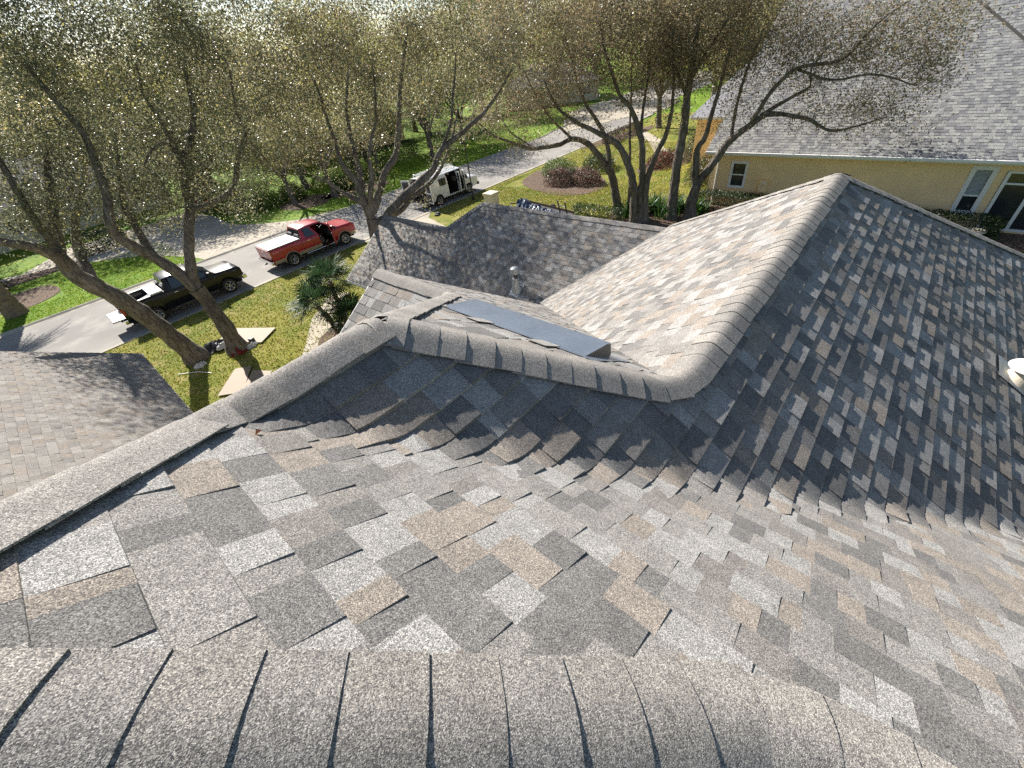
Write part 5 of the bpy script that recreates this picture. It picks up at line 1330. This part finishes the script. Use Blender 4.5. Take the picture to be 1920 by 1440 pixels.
leafy('round_shrub', 'dark green dense shrub at the back of the lawn bed', 'shrub', (33.6, 19.8, 0), dome(1.5, 1.4, 1.2, seed=6), 4200, .10, DKG, ((MDG, .1),), seed=6, group='shrubs in the round bed')
leafy('low_shrub', 'low dark shrub row at the foot of the oak by the garage roof', 'shrub', (23.0, 13.6, 0), block(1.0, 3.2, .7), 3200, .09, DKG, ((MDG, .35),), seed=7)
leafy('red_shrub', 'dark red leaved shrub beside the curved path', 'shrub', (36.2, 15.4, 0), dome(2.3, .9, .9, seed=8), 3600, .12, REDL, (((.2, .05, .05), .2), (DKG, .2)), seed=8)
leafy('red_shrub', 'dark red leaved low hedge near the end of the street', 'shrub', (46.2, 24.3, 0), block(7.0, 1.0, .8), 3600, .14, REDL, ((DKG, .4),), seed=9)
leafy('brown_shrub', 'brownish shrub between the path and neighbor wing', 'shrub', (38.5, 13.0, 0), dome(1.9, 1.8, 2.0, seed=10), 4600, .13, (.07, .065, .035), ((REDL, .2), (MDG, .2)), seed=10)
leafy('brown_shrub', 'greyish green shrub in front of the neighbor wing window', 'shrub', (32.0, 10.4, 0), dome(1.4, 1.3, 1.6, seed=11), 3800, .11, (.06, .07, .035), ((REDL, .15), (MDG, .2)), seed=11)
leafy('flower_bush', 'bush with bright magenta flowers behind the far driveway', 'bush', (12.6, 53.5, 0), dome(1.5, 1.5, 2.3, seed=12), 4200, .16, (.30, .035, .14), ((MDG, .4),), seed=12)
SH = [(14.9, 43.6, 1.5, 1.6), (17.6, 43.6, 1.3, 1.4), (21.4, 40.8, 1.1, 1.2), (25.2, 41.8, 1.4, 1.5), (13.0, 47.0, 1.8, 2.0)]
for i, (x, y, r, h) in enumerate(SH):
    leafy('green_bush', ['bright green bush left of the leaning oak across the street', 'bright green bush right of the leaning oak across the street', 'variegated bush in the mulch bed behind the red truck', 'green bush on the far lawn below the spreading oak', 'big green bush behind the far lawn tip'][i], 'bush', (x, y, 0), dome(r, r, h, seed=20 + i), 3600, .14, (.075, .13, .022), (((.14, .18, .03), .3), (DKG, .15)), seed=20 + i, group='bushes across the street')
for i, (x, y, lx, ly, h) in enumerate([(-6.5, 44.0, 6, 1.0, 1.0), (30, 45.5, 9, 1.6, 1.8), (44, 46, 12, 2, 2.2), (3, 47.2, 3, 1.6, 1.4)]):
    leafy('clipped_hedge', ['dark hedge at far left behind the palm trunk', 'hedge along the back of the far lawn behind the van', 'tall hedge behind the far lawn where the street bends', 'dark hedge beside the far driveway'][i], 'hedge', (x, y, 0), block(lx, ly, h), 5000, .14, DKG, ((MDG, .3),), seed=30 + i)

# strappy clumps (arching blades)
def straps(name, label, loc, n, L_, seed, base=(.035, .085, .016), group=None, spread=.25, wid=.035):
    R_ = np.random.default_rng(seed); t = empty(name, loc); tag(t, label, 'plant', group)
    V = []; F = []; Cc = []
    for k in range(n):
        a = R_.uniform(0, 6.28); b = np.array([R_.normal(0, spread), R_.normal(0, spread), 0]); L2 = L_ * R_.uniform(.6, 1.2); arch_ = R_.uniform(.25, .8)
        d = np.array([math.cos(a), math.sin(a), 0]); s = np.array([-d[1], d[0], 0]) * wid * R_.uniform(.7, 1.2)
        m_ = 5; base_i = len(V); col = np.array(base) * R_.uniform(.6, 1.5)
        for j in range(m_):
            u = j / (m_ - 1); p = b + d * L2 * arch_ * u ** 1.6 + np.array([0, 0, L2 * (u - arch_ * .55 * u ** 2.4)])
            w_ = (1 - u) ** .5 + .05
            V += [p - s * w_, p + s * w_]; Cc += [col, col]
        for j in range(m_ - 1): F.append((base_i + 2 * j, base_i + 2 * j + 1, base_i + 2 * j + 3, base_i + 2 * j + 2))
    np_mesh('blades', V, F, np.array(Cc), M_LEAF2, t)
    return t
for i, (x, y) in enumerate([(25.4, 10.9), (24.7, 9.9), (25.9, 9.7), (24.9, 11.6), (25.7, 8.4), (24.0, 11.9)]):
    straps('strappy_plant', ['strappy green clump right of the three-stemmed oak', 'strappy green clump in front of the thick grey trunk', 'strappy green clump behind the thick grey trunk', 'strappy green clump behind the three-stemmed oak', 'strappy green clump at the foot of the forked oak', 'strappy green clump left of the three-stemmed oak'][i], (x, y, .02), 110, 1.25, 60 + i, group='strappy plants under the oaks')

# ------------------------------------------------------------------ palms
def fan_leaf(mb_v, mb_f, mb_c, base, dirv, L_, R_, col, nseg=22, stalk=.6):
    """fan leaf on a stalk; segments radiate and droop at the tips"""
    d = np.array(dirv, float); d /= np.linalg.norm(d); s = np.cross(d, [0, 0, 1.]); s /= np.linalg.norm(s) + 1e-9; u = np.cross(s, d)
    tip = np.array(base) + d * stalk
    i0 = len(mb_v)
    sw = s * .014
    mb_v += [np.array(base) - sw, np.array(base) + sw, tip + sw * .7, tip - sw * .7]; mb_c += [np.array(col) * 1.2] * 4; mb_f.append((i0, i0 + 1, i0 + 2, i0 + 3))
    for k in range(nseg):
        a = rad(-115 + 230 * k / (nseg - 1)) + R_.normal(0, .03)
        e = d * math.cos(a) + s * math.sin(a) + u * .12 * math.cos(3 * a) ; L2 = L_ * (.72 + .28 * math.cos(a * .8)) * R_.uniform(.9, 1.08)
        sd_ = np.cross(e, u); sd_ /= np.linalg.norm(sd_) + 1e-9
        w_ = .022; dro = np.array([0, 0, -.16 * L2 * R_.uniform(.5, 1.6)])
        m_ = tip + e * L2 * .55; q = tip + e * L2 + dro
        i0 = len(mb_v); c = np.array(col) * R_.uniform(.7, 1.35)
        mb_v += [tip - sd_ * .004, tip + sd_ * .004, m_ + sd_ * w_ + u * .012, m_ - sd_ * w_ + u * .012, q]; mb_c += [c] * 5
        mb_f.append((i0, i0 + 1, i0 + 2, i0 + 3)); mb_f.append((i0 + 3, i0 + 2, i0 + 4, i0 + 4))
def fan_palm(label, loc, h, nl, L_, seed, group, lean=(0, 0)):
    R_ = np.random.default_rng(seed); t = empty('fan_palm', loc); tag(t, label, 'palm', group)
    mb = MB(); mb.tube([(0, 0, -.05), (lean[0] * .4, lean[1] * .4, h * .5), (lean[0], lean[1], h)], [.13, .11, .10], 9); 
    for k in range(int(h * 12)):
        z = k / 12; a = k * 2.4; mb.tube([(lean[0] * z / h + .10 * math.cos(a), lean[1] * z / h + .10 * math.sin(a), z), (lean[0] * z / h + .19 * math.cos(a), lean[1] * z / h + .19 * math.sin(a), z + .16)], [.035, .012], 4)
    mb.build('trunk', M_PALMTRUNK, t)
    V = []; F = []; Cc = []
    for k in range(nl):
        el = R_.uniform(-.35, 1.25); a = k * 2.4 + R_.normal(0, .2)
        dirv = (math.cos(a) * math.cos(el), math.sin(a) * math.cos(el), math.sin(el))
        dead = el < -.1 and R_.random() < .4
        fan_leaf(V, F, Cc, (lean[0], lean[1], h + R_.uniform(-.1, .05)), dirv, L_, R_, (.12, .11, .07) if dead else (.03, .062, .024), stalk=R_.uniform(.35, .75))
    F = [f if f[2] != f[3] else f for f in F]
    me = bpy.data.meshes.new('fronds'); me.from_pydata([tuple(v) for v in V], [], [tuple(dict.fromkeys(f)) for f in F])
    at = me.attributes.new('col', 'FLOAT_COLOR', 'POINT'); c4 = np.ones((len(V), 4), np.float32); c4[:, :3] = np.array(Cc); at.data.foreach_set('color', c4.ravel())
    me.materials.append(M_PALM); link(bpy.data.objects.new('fronds', me), t)
    return t
fan_palm('tallest fan palm beside the gable roof edge', (6.9, 17.2, 0), 2.0, 30, .85, 81, 'fan palms by the walk', (.1, .2))
fan_palm('fan palm leaning out over the walk', (6.2, 16.6, 0), 1.5, 28, .8, 82, 'fan palms by the walk', (-.35, .2))
fan_palm('lowest fan palm close under the gable roof edge', (6.9, 15.9, 0), .9, 26, .75, 83, 'fan palms by the walk', (-.2, -.1))
# feather palm at far left: only its trunk is in view, its fronds throw the shadow on the street
fp = empty('feather_palm', (-3.4, 37.5, 0)); tag(fp, 'thick brown palm trunk in the mulch bed at far left', 'palm')
mb = MB(); mb.tube([(0, 0, -.1), (0, 0, .5), (.02, .02, 2.4), (0, .0, 4.6)], [.62, .50, .46, .50], 16)
R_ = np.random.default_rng(90)
for k in range(110):
    z = .1 + 4.4 * k / 110; a = k * 2.399; mb.box((.48 * math.cos(a), .48 * math.sin(a), z), (.07, .2, .12), rz=a, ry=-.5)
mb.build('trunk', M_PALMTRUNK, fp)
V = []; F = []; Cc = []
for k in range(30):
    a = k * 2.399; el = .15 + .95 * ((k * 7) % 30) / 30; L2 = 2.7; n_ = 14; prev = None
    pts = []
    for j in range(n_ + 1):
        u = j / n_; r_ = L2 * u * math.cos(el * (1 - .3 * u)); z = L2 * u * math.sin(el) - 1.5 * u * u * 1.1
        pts.append(np.array([r_ * math.cos(a), r_ * math.sin(a), 4.55 + z]))
    for j in range(n_):
        p, q = pts[j], pts[j + 1]; d = q - p; d /= np.linalg.norm(d); s = np.cross(d, [0, 0, 1.]); s /= np.linalg.norm(s) + 1e-9
        i0 = len(V); V += [p - s * .02, p + s * .02, q + s * .02, q - s * .02]; F.append((i0, i0 + 1, i0 + 2, i0 + 3)); Cc += [(.10, .10, .04)] * 4
        for sg in (-1, 1):
            for m_ in (0, .5):
                b0 = p + (q - p) * m_; e = b0 + s * sg * .55 * math.sin(math.pi * min(1, .15 + .85 * j / n_)) + d * .28 + np.array([0, 0, -.12])
                i0 = len(V); V += [b0, b0 + d * .05, e]; F.append((i0, i0 + 1, i0 + 2)); Cc += [(.04, .06, .02)] * 3
me = bpy.data.meshes.new('fronds'); me.from_pydata([tuple(v) for v in V], [], F)
at = me.attributes.new('col', 'FLOAT_COLOR', 'POINT'); c4 = np.ones((len(V), 4), np.float32); c4[:, :3] = np.array(Cc); at.data.foreach_set('color', c4.ravel())
me.materials.append(M_PALM); link(bpy.data.objects.new('fronds', me), fp)

# ------------------------------------------------------------------ grass blades and fallen leaves on the lawns
def grass(name, label, regions, n, base, tints, seed, avoid=()):
    R_ = np.random.default_rng(seed); tot = sum((x1 - x0) * (y1 - y0) for x0, x1, y0, y1 in regions); P = []
    for x0, x1, y0, y1 in regions:
        k = int(n * (x1 - x0) * (y1 - y0) / tot); P.append(np.stack([R_.uniform(x0, x1, k), R_.uniform(y0, y1, k)], 1))
    P = np.vstack(P)
    for (x0, x1, y0, y1) in avoid: P = P[~((P[:, 0] > x0) & (P[:, 0] < x1) & (P[:, 1] > y0) & (P[:, 1] < y1))]
    k = len(P); a = R_.uniform(0, 6.28, k); h = R_.uniform(.03, .075, k); w_ = R_.uniform(.02, .05, k)
    ca, sa = np.cos(a) * w_, np.sin(a) * w_
    z0 = np.full(k, -.005)
    V = np.stack([np.stack([P[:, 0] - ca, P[:, 1] - sa, z0], 1), np.stack([P[:, 0] + ca, P[:, 1] + sa, z0], 1), np.stack([P[:, 0] + R_.normal(0, .03, k), P[:, 1] + R_.normal(0, .03, k), h], 1)], 1).reshape(-1, 3)
    F = np.arange(3 * k).reshape(-1, 3); c = np.repeat(leaf_colors(k, R_, base, .3, tints), 3, 0)
    o = np_mesh(name, V, F, c, M_LEAF2); tag(o, label, 'grass', kind='stuff'); return o
grass('grass', 'short yellow green turf of the front lawn', [(-4, 13, 13.5, 26.0), (18.9, 30, 12, 26.0), (24, 44, 10, 25.5)], 90000, (.21, .215, .035), (((.33, .27, .09), .25), ((.12, .17, .025), .25)), 95, avoid=((13.2, 20, 13.5, 26.2), (27, 33.5, 17, 25)))
grass('grass', 'bright green turf across the street', [(-12, 6, 34.7, 44), (17, 46, 35.0, 44)], 60000, (.15, .25, .018), (((.21, .26, .03), .3),), 96, avoid=((-5, -1, 38, 43), (15, 26, 37.5, 43)))

# ------------------------------------------------------------------ small things on the lawn
def slab(name, poly, z, th, m, label, cat, group=None, tilt=0):
    cx = sum(p[0] for p in poly) / len(poly); cy = sum(p[1] for p in poly) / len(poly)
    mb = MB(); n = len(poly)
    mb.add([(x - cx, y - cy, th + tilt * (x - cx)) for x, y in poly] + [(x - cx, y - cy, tilt * (x - cx)) for x, y in poly], [tuple(range(n)), tuple(range(2 * n - 1, n - 1, -1))] + [((i + 1) % n, i, n + i, n + (i + 1) % n) for i in range(n)])
    o = finish(mb.build(name, m)); o.location = (cx, cy, z); return tag(o, label, cat, group)
slab('plywood_sheet', [(2.6, 21.35), (3.45, 22.1), (4.75, 19.95), (3.75, 19.25)], .06, .02, M_PLY, 'plywood sheet lying on grass behind the forked oak', 'plywood')
slab('plywood_sheet', [(1.0, 16.9), (2.15, 18.15), (2.65, 17.7), (1.7, 16.2)], .06, .02, M_PLY, 'plywood strip on grass close to the near roof edge', 'plywood', tilt=.02)
slab('plywood_sheet', [(1.75, 16.3), (2.55, 17.3), (3.0, 16.5), (2.2, 15.8)], .09, .02, M_PLY, 'lighter plywood offcut beside the strip near the roof edge', 'plywood', tilt=-.03)
mb = MB(); mb.box((0, 0, .08), (.18, .22, .16), rz=.4); o = mb.build('tool_case', M_GREYPL, bevel=.02); o.location = (3.55, 19.75, .085); tag(o, 'small dark case sitting on the plywood sheet', 'case')
def heap(name, label, cat, loc, rx, ry, h, m, seed, group=None, n=18):
    """crumpled heap: a displaced dome with folds"""
    R_ = np.random.default_rng(seed); ph = R_.uniform(0, 6.28, 8); nr_ = 9
    V = []; F = []
    for i in range(nr_ + 1):
        v = i / nr_
        for k in range(n):
            a = 2 * math.pi * k / n
            f = 1 + .22 * math.sin(3 * a + ph[0] + 2 * v) + .15 * math.sin(5 * a + ph[1] - 5 * v) + R_.normal(0, .07)
            V.append((rx * f * math.cos(a) * math.cos(v * 1.45), ry * f * math.sin(a) * math.cos(v * 1.45), h * (math.sin(v * 1.5) * (1 + .3 * math.sin(4 * a + ph[2])) + (R_.normal(0, .10) if 0 < i else 0)) - .02))
    for i in range(nr_):
        for k in range(n): F.append((i * n + k, i * n + (k + 1) % n, (i + 1) * n + (k + 1) % n, (i + 1) * n + k))
    F.append(tuple(nr_ * n + k for k in range(n)))
    mb = MB(); mb.add(V, F); o = mb.build(name, m); o.location = loc; return tag(o, label, cat, group)
heap('tarp_heap', 'crumpled black tarp between the two leaning oaks', 'tarp', (2.3, 20.95, .0), .75, .5, .28, M_TARPK, 1)
heap('plastic_bag', 'grey plastic scrap lying on the black tarp', 'bag', (2.55, 20.6, .10), .32, .22, .16, M_BAGG, 2)
heap('plastic_bag', 'pale bag on grass right of the forked oak', 'bag', (3.35, 19.45, .0), .34, .16, .16, M_BAGG, 3)
heap('plastic_bag', 'pale scrap at the foot of the leftmost oak', 'bag', (1.35, 19.95, .0), .25, .15, .16, M_BAGG, 4)
heap('red_cloth', 'dark red cloth wrapped at the foot of the forked oak', 'cloth', (2.83, 19.42, .0), .30, .22, .32, M_REDCL, 5)
mb = MB(); mb.tube([(0, 0, .02), (.6, -.7, .05), (.9, -1.3, .03)], .015, 6); o = mb.build('batten', M_TON); o.location = (.55, 20.2, 0); tag(o, 'thin pale batten on grass left of the leftmost oak', 'batten')
for i in range(11):
    u = i / 10; x, y = 22.6 - 1.2 * u + .15 * math.sin(i * 2.1), 19.4 - 4.2 * u
    heap('debris_bag', ['blue shingle wrapper bag heaped beyond the garage ridge', 'pale shingle wrapper bag heaped beyond the garage ridge'][i % 2], 'bag', (x, y, .40), .34, .30, .34 if i < 3 else .2, M_BLUE if i % 2 == 0 else M_LBLUE, 40 + i, 'blue wrapper bags' if i % 2 == 0 else 'pale wrapper bags')
tl = empty('flat_trailer', (22.0, 17.3, 0)); tag(tl, 'low dark flat trailer on the lawn under the wrapper bags', 'trailer')
tl.rotation_euler = (0, 0, rad(78))
mb = MB(); mb.b2((-2.3, -.8, .30), (2.3, .8, .38)); mb.build('deck', M_GREYPL, tl)
mb = MB(); mb.b2((-2.3, -.84, .30), (2.3, -.80, .52)); mb.b2((-2.3, .80, .30), (2.3, .84, .52)); mb.build('side_board', mat('rust_brown', (.06, .035, .025), .8), tl)
for sg in (-1, 1): wheel(tl, -.2, sg * .95, sg, .3, .2, M_GREYPL)
mb = MB(); mb.tube([(2.3, -.5, .34), (3.3, 0, .36), (2.3, .5, .34)], .04, 6); mb.build('drawbar', M_GREYPL, tl)
# ladder against the far eave of the garage
la = empty('ladder', (15.1, 9.85, 0)); tag(la, 'aluminium ladder leaning at the back eave of the garage roof', 'ladder')
A0, A1 = Vector((0, 0, 0)), Vector((-1.55, -.25, 4.15)); sd_ = Vector((.06, .21, 0))
for sg in (-1, 1):
    mb = MB(); mb.tube([A0 + sd_ * sg, A1 + sd_ * sg], .03, 6); mb.build('rail', M_GREYPL, la)
for k in range(13):
    p = A0 + (A1 - A0) * ((k + .6) / 13.2); mb = MB(); mb.tube([p - sd_, p + sd_], .018, 6); mb.build('rung', M_ALU, la)
# street lamp
lp = empty('street_lamp', (23.42, 24.95, 0)); tag(lp, 'slim black street lamp with lantern beside the white van', 'street lamp')
mb = MB(); mb.lathe([(.11, 0), (.11, .3), (.075, .45), (.05, .6), (.042, 3.9), (.05, 3.95)], (0, 0, 0), 14); mb.build('post', M_BLACK, lp, smooth=True)
mb = MB(); mb.lathe([(.05, 3.95), (.11, 4.02), (.15, 4.06), (.15, 4.08)], (0, 0, 0), 6); mb.lathe([(.22, 4.42), (.24, 4.45), (.12, 4.58), (.03, 4.66), (.02, 4.74), (0, 4.75)], (0, 0, 0), 6)
for k in range(6): a = math.pi / 3 * k; mb.tube([(.15 * math.cos(a), .15 * math.sin(a), 4.06), (.21 * math.cos(a), .21 * math.sin(a), 4.43)], .012, 4)
mb.build('lantern_frame', M_BLACK, lp)
mb = MB(); mb.lathe([(.135, 4.08), (.195, 4.42)], (0, 0, 0), 6); mb.build('lantern_glass', M_TLO, lp)
# stucco pillar at the driveway
pl = empty('mailbox_pillar', (21.55, 21.15, 0)); tag(pl, 'cream stucco pillar showing above the garage ridge', 'pillar')
mb = MB(); mb.b2((-.36, -.36, -.05), (.36, .36, 1.22)); mb.build('shaft', M_STUCCOW, pl, bevel=.02)
mb = MB(); mb.b2((-.42, -.42, 1.22), (.42, .42, 1.36)); mb.build('cap', M_STUCCOW, pl, bevel=.03)
mb = MB(); mb.b2((-.14, .34, .85), (.14, .372, 1.08)); mb.build('mail_door', M_BLACK, pl)
mb = MB(); mb.box((0, 0, .05), (.5, .3, .1), rz=.5); mb.box((.05, .02, .13), (.3, .2, .06), rz=.2); o = mb.build('tool_bag', M_GREYPL, bevel=.02); o.location = (19.6, 25.0, .01); tag(o, 'small dark tool bag on the driveway edge near the van', 'bag')

# ------------------------------------------------------------------ houses across the street, seen through the crowns
def far_house(label, loc, rz, L_, D, h, wallm, roofc):
    t = empty('far_house', loc, rz); tag(t, label, 'house', 'houses across the street')
    mb = MB(); mb.b2((-L_ / 2, -D / 2, 0), (L_ / 2, D / 2, h)); mb.build('wall', wallm, t)
    o_ = .5; rh = h + (D / 2 + o_) * .5; a, b = L_ / 2 + o_, D / 2 + o_
    mb = MB(); mb.add([(-a, -b, h), (a, -b, h), (a, b, h), (-a, b, h), (-a + b, 0, rh), (a - b, 0, rh)], [(0, 1, 5, 4), (1, 2, 5), (2, 3, 4, 5), (3, 0, 4), (3, 2, 1, 0)]); mb.build('roof', mat('roof_' + str(roofc), roofc, .95, noise=[(3, .2, 4), (25, .2, 2)]), t)
    mb = MB(); mb.b2((-a, -b - .02, h - .2), (a, -b, h + .02)); mb.build('fascia', M_TRIM, t)
    for k in range(4):
        x = -L_ / 2 + L_ * (k + .5) / 4
        wn_ = empty('window'); wn_.parent = t
        mb = MB(); mb.b2((x - .7, -D / 2 - .05, .9), (x + .7, -D / 2 + .02, 2.3)); mb.build('frame', M_TRIM, wn_)
        for sx in (-.34, .34):
            mb = MB(); mb.b2((x + sx - .28, -D / 2 - .06, 1.0), (x + sx + .28, -D / 2 - .052, 2.2)); mb.build('pane', M_GLASS, wn_)
    return t
far_house('cream house with grey roof behind the far driveway', (1.0, 64.0, 0), .12, 20, 11, 3.2, M_STUCCOW, (.17, .17, .18))
far_house('tan house with brown roof behind the far lawn hedge', (34.0, 64.0, 0), -.1, 18, 11, 3.2, M_STUCCO, (.16, .13, .11))
far_house('pale house with grey roof at the end of the street', (74.0, 54.0, 0), -.9, 16, 11, 3.0, M_STUCCOW, (.2, .2, .21))
